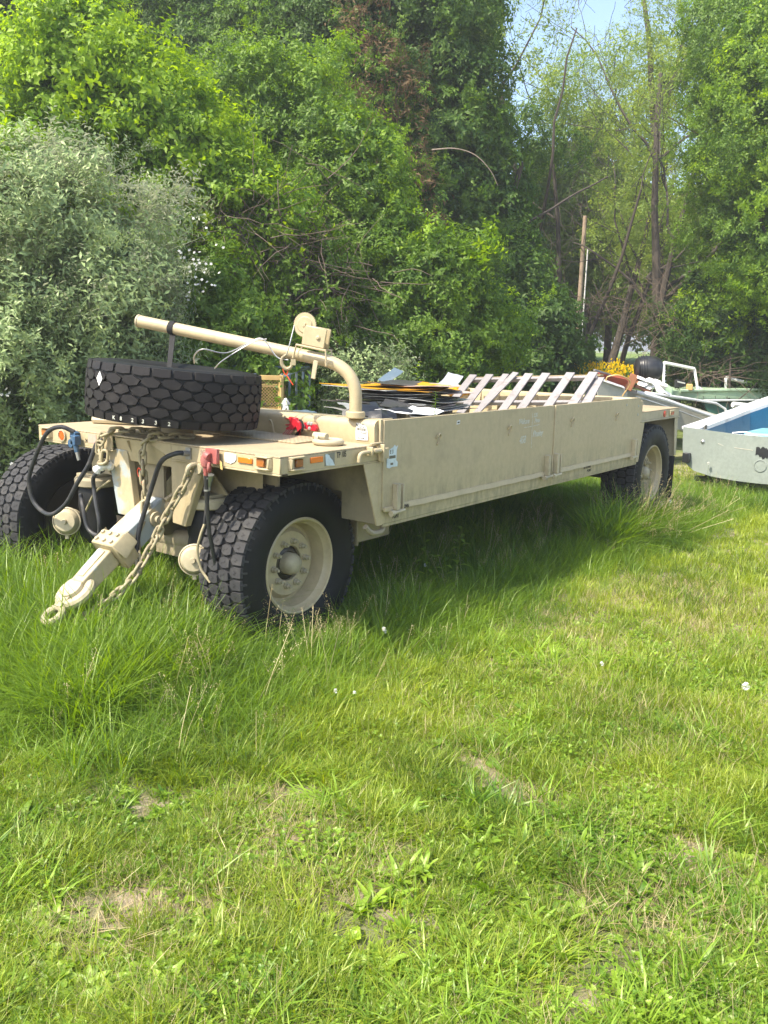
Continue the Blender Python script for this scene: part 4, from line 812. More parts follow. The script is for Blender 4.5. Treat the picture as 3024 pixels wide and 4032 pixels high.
for i, mt in enumerate(lo_pile):
    z = 1.528-i*0.0135
    sheet(3.02+rs.uniform(-0.28, 0.25), 1.30+rs.uniform(-0.14, 0.12), z, rs.uniform(0.85, 1.2), rs.uniform(0.6, 0.8), rs.uniform(-0.4, 0.4), mt,
          '%s metal sheet, %s in the lower half of the scrap stack in the trailer' % (cname[mt], ORD[i]), (rs.uniform(-0.04, 0.04), rs.uniform(-0.03, 0.03)), 0.018)
MB().box(2.7, 3.5, 1.15, 1.60, 0.935, 1.31).build('wooden_crate', M['wood_tan'], None, 0.004)
tag(bpy.data.objects['wooden_crate'], 'brown wooden crate under the stack of metal sheets', 'crate')
mb = MB(); mb.box(2.62, 3.52, 1.02, 1.66, 1.533, 1.55); mb.box(3.40, 3.46, 1.05, 1.10, 1.40, 1.535); tag(mb.build('spacer_board', M['sheetdark'], None, 0.003), 'dark board separating the upper and lower stack of metal sheets', 'board')
sheet(3.40, 1.75, 1.72, 0.42, 0.10, 0.25, 'cagegrey', 'grey translucent sheet sticking up slanted behind the stacked yellow sheets', (0.26, 0.35), 0.01)
sheet(3.72, 1.25, 1.69, 0.34, 0.16, 0.3, 'sheet', 'bare bright sheet tilted up at the right end of the yellow sheets', (0.28, 0.2), 0.01)
sheet(2.35, 0.85, 1.51, 0.42, 0.34, 0.5, 'sheetdark', 'small dark grey tray like sheet lying left of the scrap stack', (0.05, 0.18), 0.01)
sheet(2.0, 1.0, 1.50, 0.34, 0.22, -0.4, 'sheet', 'small crumpled silvery sheet on the black debris by the crane post', (-0.10, 0.2), 0.03)
sheet(2.15, 0.62, 1.49, 0.6, 0.3, 0.1, 'paper', 'white crumpled board lying just inside the near trailer side', (0.0, 0.05), 0.03)
def crumple(name, c, r, mat, label, cat, sq=(1, 1, 0.5), seed=1):
    mb = MB(); n = 14; vs = []; fs = []
    for j in range(n+1):
        for i in range(n*2):
            th = PI*j/n; ph = PI*i/n
            d = Vector((math.sin(th)*math.cos(ph), math.sin(th)*math.sin(ph), math.cos(th)))
            rr = r*(1+0.55*mnoise.noise(d*2.1+Vector((seed, 0, 0)))+0.25*mnoise.noise(d*6+Vector((seed, 3, 0))))
            vs.append((c[0]+d.x*rr*sq[0], c[1]+d.y*rr*sq[1], c[2]+d.z*rr*sq[2]))
    for j in range(n):
        for i in range(n*2): fs.append((j*n*2+i, (j+1)*n*2+i, (j+1)*n*2+(i+1) % (n*2), j*n*2+(i+1) % (n*2)))
    mb.add(vs, fs); return tag(mb.build(name, M[mat], None, 0, 30), label, cat)
crumple('debris_bag', (1.9, 0.75, 1.40), 0.30, 'black', 'black crumpled plastic bag of debris just behind the crane post', 'bag', (1.1, 0.8, 0.45), 2)
crumple('debris_bag', (1.55, 1.35, 1.38), 0.30, 'cagegrey', 'dark blue grey tarpaulin hump behind the bulkhead left of the crane post', 'tarpaulin', (1.3, 1.0, 0.3), 5)
crumple('yellow_sack', (5.05, 2.0, 1.50), 0.11, 'yellow', 'small bright yellow bundle inside the trailer behind the wooden slats', 'bundle', (1.3, 1.0, 0.5), 8)

# weathered slatted frame leaning on the near side
pf = thing('slatted_frame', 'weathered grey wooden slatted frame leaning inside the rear of the trailer', 'pallet', (4.9, 1.1, 0.93))
sl_d = Vector((-0.53, 0.0, -0.36)).normalized(); fn = Vector((0.36, 0, -0.53)).normalized(); fn = -fn
top_at = lambda y: Vector((5.2, y, 1.665+(1.92-y)*0.060))
for k, y in enumerate((1.90, 1.68, 1.47, 1.36, 1.18, 0.97, 0.68, 0.42)):
    a = top_at(y)-sl_d*0.03; b2 = a+sl_d*1.0
    if k == 2: b2.y -= 0.0
    if k == 3: a.y -= 0.02; b2.y += 0.13; a = a+fn*0.02; b2 = b2+fn*0.02
    MB().bar(a+fn*0.02, b2+fn*0.02, 0.10 if k not in (2, 3) else 0.08, 0.018, fn).build('slat', M['wood'], pf, 0.003)
MB().bar(top_at(0.35)-fn*0.03, top_at(0.30)+sl_d*0.7-fn*0.03, 0.11, 0.018, fn).build('slat', M['wood'], pf, 0.003)
for f in (0.03, 0.47, 0.92):
    p0 = top_at(1.97)+sl_d*f-fn*0.012; p1 = top_at(0.36)+sl_d*f-fn*0.012
    MB().bar(p0, p1, 0.04, 0.045, fn).build('stringer', M['wood'], pf, 0.003)
MB().bar(top_at(1.97)+Vector((0.10, 0, 0.0)), top_at(0.36)+Vector((0.10, 0, 0.0)), 0.09, 0.02, (0, 0, 1)).build('back_board', M['wood_tan'], pf, 0.003)

# ---------------------------------------------------------------- cabinet and wire cage behind the trailer
def quad_frame(mb, P, w, t):   # P: 4 corner vectors
    for a, b2 in zip(P, P[1:]+P[:1]): mb.bar(a, b2, w, t)
cb_ = thing('mesh_cabinet', 'cream yellow rusty cabinet with expanded metal sides standing beyond the trailer', 'cabinet', (2.35, 3.3, 0.0))
X0 = Vector(sight(950, 1485, 9.3)); X1 = Vector(sight(1106, 1492, 9.3)); zt = X0.z
X0.z = X1.z = 0; dx = (X1-X0); back = Vector((0.75, 0.66, 0))*0.7
cor = [X0-dx*0.35, X1, X1+back, X0-dx*0.35+back]
for p in cor: MB().bar(p, p+Vector((0, 0, zt)), 0.045, 0.045, (1, 0, 0)).build('corner_post', M['cream'], cb_, 0.003)
for z in (zt, 0.95, 0.1):
    mb = MB(); quad_frame(mb, [p+Vector((0, 0, z)) for p in cor], 0.05, 0.05); mb.build('frame_rail', M['cream'], cb_, 0.003)
for z in (1.0, 1.32, 1.55):
    mb = MB(); mb.prism([p+Vector((0, 0, z)) for p in cor], (0, 0, 0.015)); mb.build('shelf', M['cream'], cb_)
mb = MB(); lx = (cor[1]-cor[0]).length; ux = (cor[1]-cor[0]).normalized(); H0, H1 = 1.0, zt-0.03
nw = 26
for fc, (o0, u_, ll) in enumerate(((cor[0], ux, lx), (cor[3], ux, lx), (cor[1], back.normalized(), back.length))):
    step = 0.034
    k = -int((H1-H0)/step)-1
    while k*step < ll:
        for sg in (1, -1):
            s0 = max(0.0, k*step); s1 = min(ll, k*step+(H1-H0))
            if s1-s0 > 0.01:
                z0 = H0+(s0-k*step); z1 = H0+(s1-k*step)
                if sg < 0: z0, z1 = H1-(s0-k*step), H1-(s1-k*step)
                mb.bar(o0+u_*s0+Vector((0, 0, z0)), o0+u_*s1+Vector((0, 0, z1)), 0.005, 0.004)
        k += 1
tag(mb.build('expanded_metal', M['cream'], cb_), kind='stuff')
cg = thing('wire_cage', 'blue grey tubular wire cage standing next to the yellow cabinet', 'cage', (2.9, 3.1, 0.0))
Q = [Vector(sight(*q)) for q in ((1108, 1515, 9.6), (1215, 1467, 9.9), (1212, 1545, 9.9), (1108, 1570, 9.6))]
gA = Vector(sight(1110, 1512, 9.4)); gB = Vector(sight(1218, 1466, 10.4)); gA.z = gB.z = 0; gC = gB+Vector((-0.9, 0.7, 0))*1.0; gD = gA+Vector((-0.9, 0.7, 0))*1.0
for z in (1.70, 1.42, 1.14, 0.8, 0.1):
    mb = MB(); mb.tube([gA+Vector((0, 0, z-0.05)), gB+Vector((0, 0, z+0.03)), gC+Vector((0, 0, z+0.03)), gD+Vector((0, 0, z-0.05))], 0.015, 8, closed=True); mb.build('ring_rail', M['cagegrey'], cg)
for a, b2, k in ((gA, gB, 4), (gB, gC, 4), (gC, gD, 4), (gD, gA, 4)):
    for i in range(k):
        p = a.lerp(b2, i/k); MB().cyl(p, p+Vector((0, 0, 1.69)), 0.015, 8).build('upright', M['cagegrey'], cg)
crumple('white_pouch', tuple(sight(1125, 1605, 9.2)), 0.06, 'white', 'small white plastic pouch at the foot of the wire cage', 'pouch', (0.7, 0.7, 1.4), 3)
tb = Vector(sight(-60, 1850, 8.6)); te = Vector(sight(150, 1838, 8.1)); tb.z = te.z = 0.58
tm = thing('timber_beam', 'old tan timber beam lying on blocks behind the left front wheel', 'timber', ((tb+te)/2).to_tuple()[:2]+(0,))
MB().bar(tb-(te-tb)*1.5, te+(te-tb)*0.4, 0.14, 0.12).build('beam', M['wood_tan'], tm, 0.008)
for f in (-1.0, 0.0, 0.9):
    p = tb.lerp(te, f); MB().box(p.x-0.1, p.x+0.1, p.y-0.1, p.y+0.1, -0.02, 0.52).build('block', M['wood_tan'], tm, 0.008)

# ---------------------------------------------------------------- near boat (stern towards us)
bt = thing('white_boat', 'pale grey green motorboat with blue inside seen from its stern', 'boat', (11.3, -0.2, 0.1))
TR = [(0.775, 0.935), (0.755, 0.62), (0.715, 0.42), (0.56, 0.30), (0.30, 0.245), (0.0, 0.22), (-0.3, 0.215), (-0.6, 0.22), (-0.9, 0.25), (-1.12, 0.40), (-1.17, 0.62), (-1.19, 0.935)]
TOPZ = {0.775: 0.935, 0.3: 0.90, 0.0: 0.885, -0.3: 0.880, -0.8: 0.90, -1.19: 0.935}
def station(x, sc, rise, lift):
    return [(x+(0.10 if z > 0.9 else 0.0)*0, -0.2+(y+0.2)*sc, lift+z+(rise*(z-0.2)/0.73)) for y, z in TR]
sts = [(9.40, 1.0, 0.0, 0), (10.2, 1.03, 0.03, 0), (11.2, 1.02, 0.09, 0.0), (12.2, 0.9, 0.18, 0.03), (13.0, 0.62, 0.27, 0.10), (13.5, 0.28, 0.33, 0.25), (13.7, 0.04, 0.36, 0.4)]
rows = [station(*q) for q in sts]; nR = len(TR)
mb = MB(); mb.add([p for r in rows for p in r], [(i*nR+j, i*nR+j+1, (i+1)*nR+j+1, (i+1)*nR+j) for i in range(len(rows)-1) for j in range(nR-1)])
tr0 = [(9.40, y, z) for y, z in TR]; topl = [(9.39, y, z) for y, z in ((-0.8, 0.90), (-0.3, 0.885), (0.0, 0.888), (0.3, 0.905))]
mb.prism([(9.395, y, z) for y, z in TR]+[(9.395, p[1], p[2]) for p in topl], (0.02, 0, 0)); mb.build('hull', M['hull'], bt, 0, 30)
# gunwales: inward sloping white bands on both sides, with blue liner below
for sg in (0, nR-1):
    mb = MB(); mi = MB(); k = len(rows)-1
    for i in range(k):
        a = Vector(rows[i][sg]); b2 = Vector(rows[i+1][sg]); inn = -1 if sg == 0 else 1
        f1 = 0.12 if i < k-2 else 0.06
        ai = a+Vector((0, inn*f1, -0.06)); bi = b2+Vector((0, inn*(f1 if i < k-1 else 0.01), -0.06))
        o3 = Vector((0, -inn*0.02, 0.012)); mb.add([a+o3, b2+o3, bi, ai, a+o3-Vector((0, 0, 0.04)), b2+o3-Vector((0, 0, 0.04)), bi-Vector((0, 0, 0.07)), ai-Vector((0, 0, 0.07))], [(0, 1, 2, 3), (4, 7, 6, 5), (0, 4, 5, 1), (3, 2, 6, 7), (0, 3, 7, 4), (1, 5, 6, 2)])
        lo = Vector((0, inn*0.03, -0.42)); mi.add([ai-Vector((0, 0, 0.06)), bi-Vector((0, 0, 0.06)), bi+lo, ai+lo, ai-Vector((0, -inn*0.01, 0.06)), bi-Vector((0, -inn*0.01, 0.06))], [(0, 1, 2, 3)])
    mb.build('gunwale', M['white'], bt, 0.006); mi.build('inner_liner', M['boatblue'], bt)
MB().box(9.42, 13.0, -1.05, 0.62, 0.40, 0.43).build('cockpit_floor', M['white'], bt)
mb = MB(); mb.prism([(9.42, 0.64, 0.90), (9.42, -0.4, 0.86), (9.85, -0.4, 0.80), (9.85, 0.64, 0.84)], (0, 0, -0.03)); mb.build('stern_ledge', M['boatblue'], bt, 0.01)
mb = MB(); mb.prism([(9.418, 0.45, 0.875), (9.418, -1.0, 0.86), (10.3, -1.0, 0.78), (10.3, 0.25, 0.78)], (0, 0, 0.02)); mb.build('motor_well', M['white'], bt, 0.01)
mb = MB(); mb.box(10.3, 11.3, -0.95, 0.15, 0.60, 0.86); mb.build('seat_cushion', M['lightblue'], bt, 0.05, seg=3)
mb = MB(); mb.tube(catmull([(9.9, 0.2, 0.86), (10.1, 0.05, 0.87), (10.4, -0.1, 0.78), (10.5, -0.4, 0.8)], 6), 0.010, 6); mb.build('steering_cable', M['white'], bt)
mb = MB(); mb.lathe([(0.0, 0.02), (0.016, 0.018), (0.03, 0.006), (0.034, 0.0)], (9.395, 0.47, 0.74), (-1, 0, 0), 14); mb.build('stern_eye', M['steel'], bt)
mb = MB(); mb.lathe([(0.075, 0.0), (0.078, 0.012), (0.088, 0.010), (0.09, 0.0)], (9.395, -0.36, 0.47), (-1, 0, 0), 26, closed=True); mb.lathe([(0, 0.005), (0.075, 0.004)], (9.395, -0.36, 0.47), (-1, 0, 0), 26); mb.build('inspection_plate', M['hull'], bt)
mb = MB(); r3 = random.Random(5); up_ = []; dn_ = []
for i in range(18):
    y = -0.28-0.02*i; up_.append((9.3935, y, 0.725+r3.uniform(-0.02, 0.02))); dn_.append((9.3935, y, 0.60+r3.uniform(-0.045, 0.03)))
mb.prism(up_+dn_[::-1], (-0.003, 0, 0)); mb.build('black_residue', M['black'], bt)
MB().prism([(9.3935, 0.02, 0.70), (9.3935, -0.24, 0.685), (9.3935, -0.24, 0.675), (9.3935, 0.02, 0.69)], (-0.002, 0, 0)).build('scratch', M['beigehull'], bt)
MB().prism([(9.3935, 0.25, 0.74), (9.3935, 0.17, 0.71), (9.3935, 0.17, 0.705), (9.3935, 0.25, 0.73)], (-0.002, 0, 0)).build('scratch', M['beigehull'], bt)
MB().box(10.05, 10.17, 0.655, 0.662, 0.865, 0.93).build('capacity_plate', M['ink_faint'], bt)
mb = MB(); mb.box(9.3, 9.55, 0.62, 0.72, 0.42, 0.56); mb.box(9.6, 13.6, 0.05, 0.15, 0.10, 0.20); mb.box(9.6, 13.6, -0.6, -0.5, 0.10, 0.20); mb.box(9.9, 10.0, -1.2, 0.7, 0.08, 0.16)
mb.build('trailer_frame', M['black'], tag(thing('boat_trailer', 'low black boat trailer under the pale motorboat', 'boat trailer', (11, -0.2, 0))), 0.01)
bpy.data.objects['boat_trailer']['label'] = 'low black boat trailer under the pale motorboat'
for y in (-1.05, 0.62):
    mb = MB(); mb.lathe([(0.08, -0.06), (0.16, -0.08), (0.24, -0.07), (0.26, 0.0), (0.24, 0.07), (0.16, 0.08), (0.08, 0.06)], (10.6, y, 0.26), (0, 1, 0), 28); mb.build('trailer_wheel', M['rubber'], bpy.data.objects['boat_trailer'])

# ---------------------------------------------------------------- wrecked boats beyond
def sp3(px, py, d): return Vector(sight(px, py, d))
AWAY = Vector((math.cos(YAW-0.3), math.sin(YAW-0.3), 0))
def slab(pts, d, depth, name, mat, parent, bev=0.0):
    P = [sp3(x, y, (q[0] if q else d)) for x, y, *q in pts]
    return MB().prism(P, AWAY*depth).build(name, M[mat], parent, bev)
def pipe(pts, r, name, mat, parent): return MB().tube([sp3(*p) for p in pts], r, 8).build(name, M[mat], parent)
gw = thing('green_boat_wreck', 'wrecked mint green motorboat with two glassless white windscreen frames', 'boat', (14, 1.5, 0.6))
slab([(2590, 1515, 18.46), (2680, 1542, 18.46), (3060, 1532, 20.28), (3060, 1578, 20.28), (2760, 1582, 18.72), (2640, 1570, 18.46), (2560, 1552, 18.46)], 14, 1.3, 'hull', 'mint', gw, 0.03)
slab([(2680, 1533, 18.33), (3060, 1529, 20.15), (3060, 1537, 20.15), (2680, 1544, 18.33)], 14, 1.35, 'rub_rail', 'mint', gw, 0.01)
slab([(2770, 1574, 18.46), (3060, 1571, 20.15), (3060, 1577, 20.15), (2770, 1581, 18.46)], 14, 0.1, 'trim_strip', 'white', gw, 0.005)
slab([(2760, 1582, 18.85), (3060, 1578, 20.41), (3060, 1640, 20.41), (2880, 1660, 19.37), (2800, 1640, 18.85)], 14, 1.1, 'lower_hull', 'greendark', gw, 0.03)
slab([(2565, 1530, 18.07), (2612, 1505, 18.07), (2650, 1530, 18.07), (2650, 1565, 18.07), (2585, 1560, 18.07)], 14, 0.5, 'side_pod', 'mint', gw, 0.03)
MB().lathe([(0.02, 0.0), (0.03, 0.01), (0.037, 0.0)], sp3(2576, 1538, 18.00), -AWAY, 14).build('lamp_socket', M['black'], gw)
def windscreen(c, d, name='windscreen_frame'):
    mb = MB(); P = [sp3(*q) for q in c]
    for a, b2 in zip(P, P[1:]): mb.bar(a, b2, 0.055, 0.05, (0.3, -0.8, 0.2))
    mb.build(name, M['white'], gw, 0.004)
    r4 = random.Random(len(c)*7+int(c[0][0])); mb = MB()    # shards of glass left in the frame
    for a, b2 in zip(P[:-1], P[1:]):
        m_ = (b2-a)
        for k in range(9):
            p = a+m_*(k+0.5)/9; q = p+(sum(P, Vector())/len(P)-p).normalized()*r4.uniform(0.03, 0.08)
            mb.add([p-m_*0.06, p+m_*0.06, q], [(0, 1, 2)])
    tag(mb.build('glass_shards', M['white'], gw), kind='stuff')
windscreen([(2612, 1530, 18.07), (2614, 1428, 18.07), (2734, 1452, 18.72), (2748, 1540, 18.72)], 14)
pipe([(2614, 1430, 18.07), (2530, 1490, 17.68)], 0.02, 'windscreen_stay', 'white', gw)
pipe([(2725, 1462, 18.98), (2712, 1518, 19.24)], 0.035, 'seat_post', 'bark', gw)
windscreen([(2858, 1538, 19.50), (2857, 1488, 19.50), (2982, 1515, 20.15), (2984, 1535, 20.15)], 15)
pipe([(2978, 1516, 20.15), (2950, 1536, 19.89)], 0.02, 'windscreen_stay', 'white', gw)
slab([(2745, 1515, 18.72), (2785, 1542, 18.85), (2748, 1545, 18.72)], 14, 0.05, 'windscreen_wing', 'white', gw, 0.0)
slab([(2655, 1500, 18.85), (2662, 1493, 18.85), (2702, 1502, 18.85), (2702, 1522, 18.85), (2655, 1530, 18.85)], 14, 0.3, 'dashboard', 'black', gw, 0.02)
slab([(2667, 1500, 18.79), (2698, 1507, 18.79), (2698, 1512, 18.79), (2667, 1505, 18.79)], 14, 0.03, 'dash_strip', 'sheet', gw, 0.0)
slab([(2704, 1512, 18.46), (2728, 1513, 18.46), (2728, 1538, 18.46), (2700, 1536, 18.46)], 14, 0.2, 'seat_back', 'cream', gw, 0.01)
r5 = random.Random(9)
for k in range(9):
    px = 2540+k*9+r5.uniform(-4, 4); py = 1500+k*4.5+r5.uniform(-6, 6)
    MB().obox(sp3(px, py, 13.7), (r5.uniform(-1, 1), r5.uniform(-1, 1), 0.5), (0, 1, 0.3), (0.4, 0, 1), 0.09, 0.05, 0.02).build('broken_fibreglass', M['white'], gw)
mb = MB()
bx_ = thing('pale_boat_hull', 'long pale weathered boat hull with white rub rail lying behind the rear deck', 'boat', tuple(sight(2600, 1640, 16.38)[:2])+(0.0,))
slab([(2450, 1532, 15.60), (2520, 1548, 15.86), (2870, 1655, 17.42), (2860, 1700, 17.42), (2700, 1700, 16.64), (2460, 1640, 15.60)], 12, 0.8, 'hull_side', 'beigehull', bx_, 0.01)
pipe([(2505, 1543, 15.60), (2620, 1575, 15.99), (2745, 1620, 16.64), (2868, 1662, 17.29)], 0.035, 'rub_rail', 'white', bx_)
pipe([(2540, 1545, 15.73), (2700, 1568, 16.38), (2820, 1588, 17.03), (2855, 1610, 17.16), (2868, 1645, 17.16)], 0.022, 'hand_rail', 'white', bx_)
pipe([(2500, 1560, 15.54), (2640, 1605, 15.99), (2760, 1650, 16.64)], 0.012, 'lower_rail', 'sheet', bx_)
pipe([(2885, 1593, 17.68), (3000, 1605, 18.07)], 0.055, 'white_drum', 'white', gw)
rh = thing('red_hull', 'broken red boat hull with beige side lying behind the trailer', 'boat', tuple(sight(2430, 1520, 15.60)[:2])+(0.0,))
slab([(2348, 1465, 15.08), (2395, 1480, 15.08), (2465, 1492, 15.34), (2490, 1515, 15.47), (2478, 1535, 15.47), (2350, 1490, 15.08)], 12, 0.9, 'red_side', 'redhull', rh, 0.01)
slab([(2352, 1488, 14.95), (2445, 1520, 15.21), (2470, 1545, 15.34), (2440, 1700, 15.34), (2350, 1700, 14.95)], 12, 0.5, 'beige_side', 'beigehull', rh, 0.01)
slab([(2350, 1484, 14.92), (2455, 1521, 15.21), (2462, 1530, 15.21), (2350, 1493, 14.92)], 12, 0.05, 'trim_strip', 'white', rh, 0.0)
MB().bar(sp3(2340, 1457, 14.95), sp3(2400, 1475, 15.21), 0.05, 0.03).build('loose_board', M['wood'], rh, 0.003)
bxx = MB(); bxx.bar(sp3(2470, 1535, 15.47), sp3(2500, 1475, 15.47), 0.16, 0.14); tag(bxx.build('red_steel_bracket', M['ruststeel'], None, 0.008), 'rusty red box section upright standing among the boat wrecks', 'bracket')
mb = MB()
for a, b2 in (((2510, 1505, 15.73), (2600, 1530, 16.12)), ((2515, 1515, 15.73), (2590, 1512, 15.99)), ((2500, 1520, 15.60), (2560, 1545, 15.86))): mb.bar(sp3(*a), sp3(*b2), 0.05, 0.04)
tag(mb.build('rusty_scrap', M['ruststeel']), 'rusty scrap irons lying between the red hull and the windscreen', 'scrap')
hs_ = [sp3(*q) for q in ((2385, 1500, 14.82), (2395, 1483, 14.82), (2440, 1478, 14.82), (2480, 1500, 14.95), (2470, 1530, 14.95), (2450, 1560, 14.95))]
tag(MB().tube(catmull(hs_, 6), 0.012, 6).build('garden_hose', M['cream']), 'pale hose looping over the red hull', 'hose')
# outboard motor
om = thing('outboard_motor', 'black outboard motor cowling tilted up behind the red hull', 'outboard motor', tuple(sight(2560, 1470, 16.0)))
oc = sp3(2556, 1452, 16.0); ox = Vector((0.35, -0.75, -0.18)).normalized()
mb = MB(); mb.lathe([(0.0, -0.26), (0.11, -0.25), (0.18, -0.22), (0.215, -0.14), (0.225, 0.0), (0.21, 0.1), (0.18, 0.17), (0.12, 0.22), (0.0, 0.23)], oc, (ox+Vector((0, 0, 0.25))).normalized(), 20); mb.build('cowling', M['black'], om, 0.0, 50)
for f in (-0.19, -0.15, -0.11, -0.07):
    a = (ox+Vector((0, 0, 0.25))).normalized(); r_ = 0.215+f*0.12+0.035
    mb = MB(); mb.lathe([(r_-0.03, 0.0), (r_, 0.004), (r_, 0.016), (r_-0.03, 0.02)], oc+a*f, a, 20, closed=True); mb.build('cowling_rib', M['black'], om)
MB().bar(oc-Vector((0, 0, 0.1)), oc+Vector((0.1, 0.1, -0.7)), 0.14, 0.1).build('mid_section', M['black'], om, 0.02)
# ---------------------------------------------------------------- foliage
HID = bpy.data.collections.new('plant_sources')    # source meshes, used only through instancing
def np_mesh(name, V, F, mat, tint=None, nper=None):
    me = bpy.data.meshes.new(name); me.from_pydata(V, [], F); me.materials.append(mat)
    if tint is not None:
        a = me.attributes.new('tint', 'FLOAT', 'FACE'); a.data.foreach_set('value', np.asarray(tint, dtype=np.float32))
    me.shade_smooth(); return me
def rot_to(d):
    return Vector((0, 0, 1)).rotation_difference(Vector(d).normalized()).to_matrix()
def add_leaf(V, F, TI, p, d, n, ln, wd, t, fold=0.25, droop=0.15):
    d = d.normalized(); sd_ = d.cross(n).normalized(); n = sd_.cross(d).normalized(); o = len(V)
    a = p; m1 = p+d*ln*0.45; tip = p+d*ln-n*ln*droop
    V += [a[:], (m1+sd_*wd*0.5+n*wd*fold)[:], (m1-n*0)[:], (m1-sd_*wd*0.5+n*wd*fold)[:], tip[:]]
    F += [(o, o+1, o+2), (o, o+2, o+3), (o+2, o+1, o+4), (o+2, o+4, o+3)]; TI += [t]*4
def twig(name, mat, seed, size=0.3, leaves=40, ln=0.05, wd=0.02, branches=6, hang=0.0, spread=0.8, fold=0.2, flowers=None):
    r = random.Random(seed); V = []; F = []; TI = []
    for b in range(branches):
        az = 2*PI*b/branches+r.uniform(-0.4, 0.4); el = r.uniform(0.15, 1.0)*spread
        d = Vector((math.sin(el)*math.cos(az), math.sin(el)*math.sin(az), math.cos(el))); L_ = size*r.uniform(0.6, 1.1)
        nl = leaves//branches; p0 = Vector((r.uniform(-1, 1), r.uniform(-1, 1), r.uniform(-0.5, 0.5)))*size*0.25
        for i in range(nl):
            t = (i+0.6)/nl; p = p0+d*L_*t-Vector((0, 0, hang*t*t*size))
            ra = i*2.4+r.uniform(-0.5, 0.5)
            u = d.cross(Vector((0, 0, 1)) if abs(d.z) < 0.95 else Vector((1, 0, 0))).normalized(); w = d.cross(u)
            od = (u*math.cos(ra)+w*math.sin(ra))
            ld = (d*r.uniform(0.2, 0.8)+od-Vector((0, 0, hang*0.8))).normalized()
            nn_ = (Vector((r.uniform(-0.6, 0.6), r.uniform(-0.6, 0.6), 1.0))+d*0.3).normalized()
            s_ = r.uniform(0.65, 1.15)
            add_leaf(V, F, TI, p, ld, nn_, ln*s_, wd*s_, r.random(), fold, r.uniform(0.0, 0.35))
        # thin stem
        if nl: 
            o = len(V); q = p0-d*size*0.3; e = p0+d*L_; s2 = d.cross(Vector((0.3, 0.2, 1))).normalized()*0.003
            V += [(q-s2)[:], (q+s2)[:], e[:]]; F += [(o, o+1, o+2)]; TI += [0.0]
    me = np_mesh(name, V, F, mat, TI)
    if flowers:
        me.materials.append(flowers[0]); fv = []; 
    o = bpy.data.objects.new(name, me); return o
def source_set(name, maker, n):
    c = bpy.data.collections.new(name); 
    for i in range(n):
        o = maker(i); c.objects.link(o)
    return c
GN = {}
def gn_for(coll):
    if coll.name in GN: return GN[coll.name]
    g = bpy.data.node_groups.new('scatter_'+coll.name, 'GeometryNodeTree')
    g.interface.new_socket('Geometry', in_out='INPUT', socket_type='NodeSocketGeometry'); g.interface.new_socket('Geometry', in_out='OUTPUT', socket_type='NodeSocketGeometry')
    n = g.nodes; l = g.links; gi = n.new('NodeGroupInput'); go = n.new('NodeGroupOutput')
    ci = n.new('GeometryNodeCollectionInfo'); ci.inputs[0].default_value = coll; ci.inputs[1].default_value = True; ci.inputs[2].default_value = True
    ip = n.new('GeometryNodeInstanceOnPoints'); ip.inputs['Pick Instance'].default_value = True
    def na(nm, ty):
        a = n.new('GeometryNodeInputNamedAttribute'); a.data_type = ty; a.inputs[0].default_value = nm; return a.outputs[0]
    er = n.new('FunctionNodeEulerToRotation'); l.new(na('rot', 'FLOAT_VECTOR'), er.inputs[0])
    l.new(gi.outputs[0], ip.inputs['Points']); l.new(ci.outputs[0], ip.inputs['Instance']); l.new(na('idx', 'INT'), ip.inputs['Instance Index'])
    l.new(er.outputs[0], ip.inputs['Rotation']); l.new(na('scl', 'FLOAT_VECTOR'), ip.inputs['Scale']); l.new(ip.outputs[0], go.inputs[0])
    GN[coll.name] = g; return g
TOTAL_INST = [0]
def scatter(name, coll, P, ROT, SCL, parent=None, kind='stuff'):
    n = len(P); TOTAL_INST[0] += n
    me = bpy.data.meshes.new(name); me.vertices.add(n); me.vertices.foreach_set('co', np.asarray(P, dtype=np.float32).ravel())
    a = me.attributes.new('rot', 'FLOAT_VECTOR', 'POINT'); a.data.foreach_set('vector', np.asarray(ROT, dtype=np.float32).ravel())
    SC = np.asarray(SCL, dtype=np.float32)
    if SC.ndim == 1: SC = np.repeat(SC[:, None], 3, 1)
    a = me.attributes.new('scl', 'FLOAT_VECTOR', 'POINT'); a.data.foreach_set('vector', SC.ravel())
    a = me.attributes.new('idx', 'INT', 'POINT'); a.data.foreach_set('value', RNG.integers(0, len(coll.objects), n).astype(np.int32))
    o = bpy.data.objects.new(name, me); C.objects.link(o)
    md = o.modifiers.new('scatter', 'NODES'); md.node_group = gn_for(coll)
    if kind: o['kind'] = kind
    if parent: put_under(o, parent)
    return o
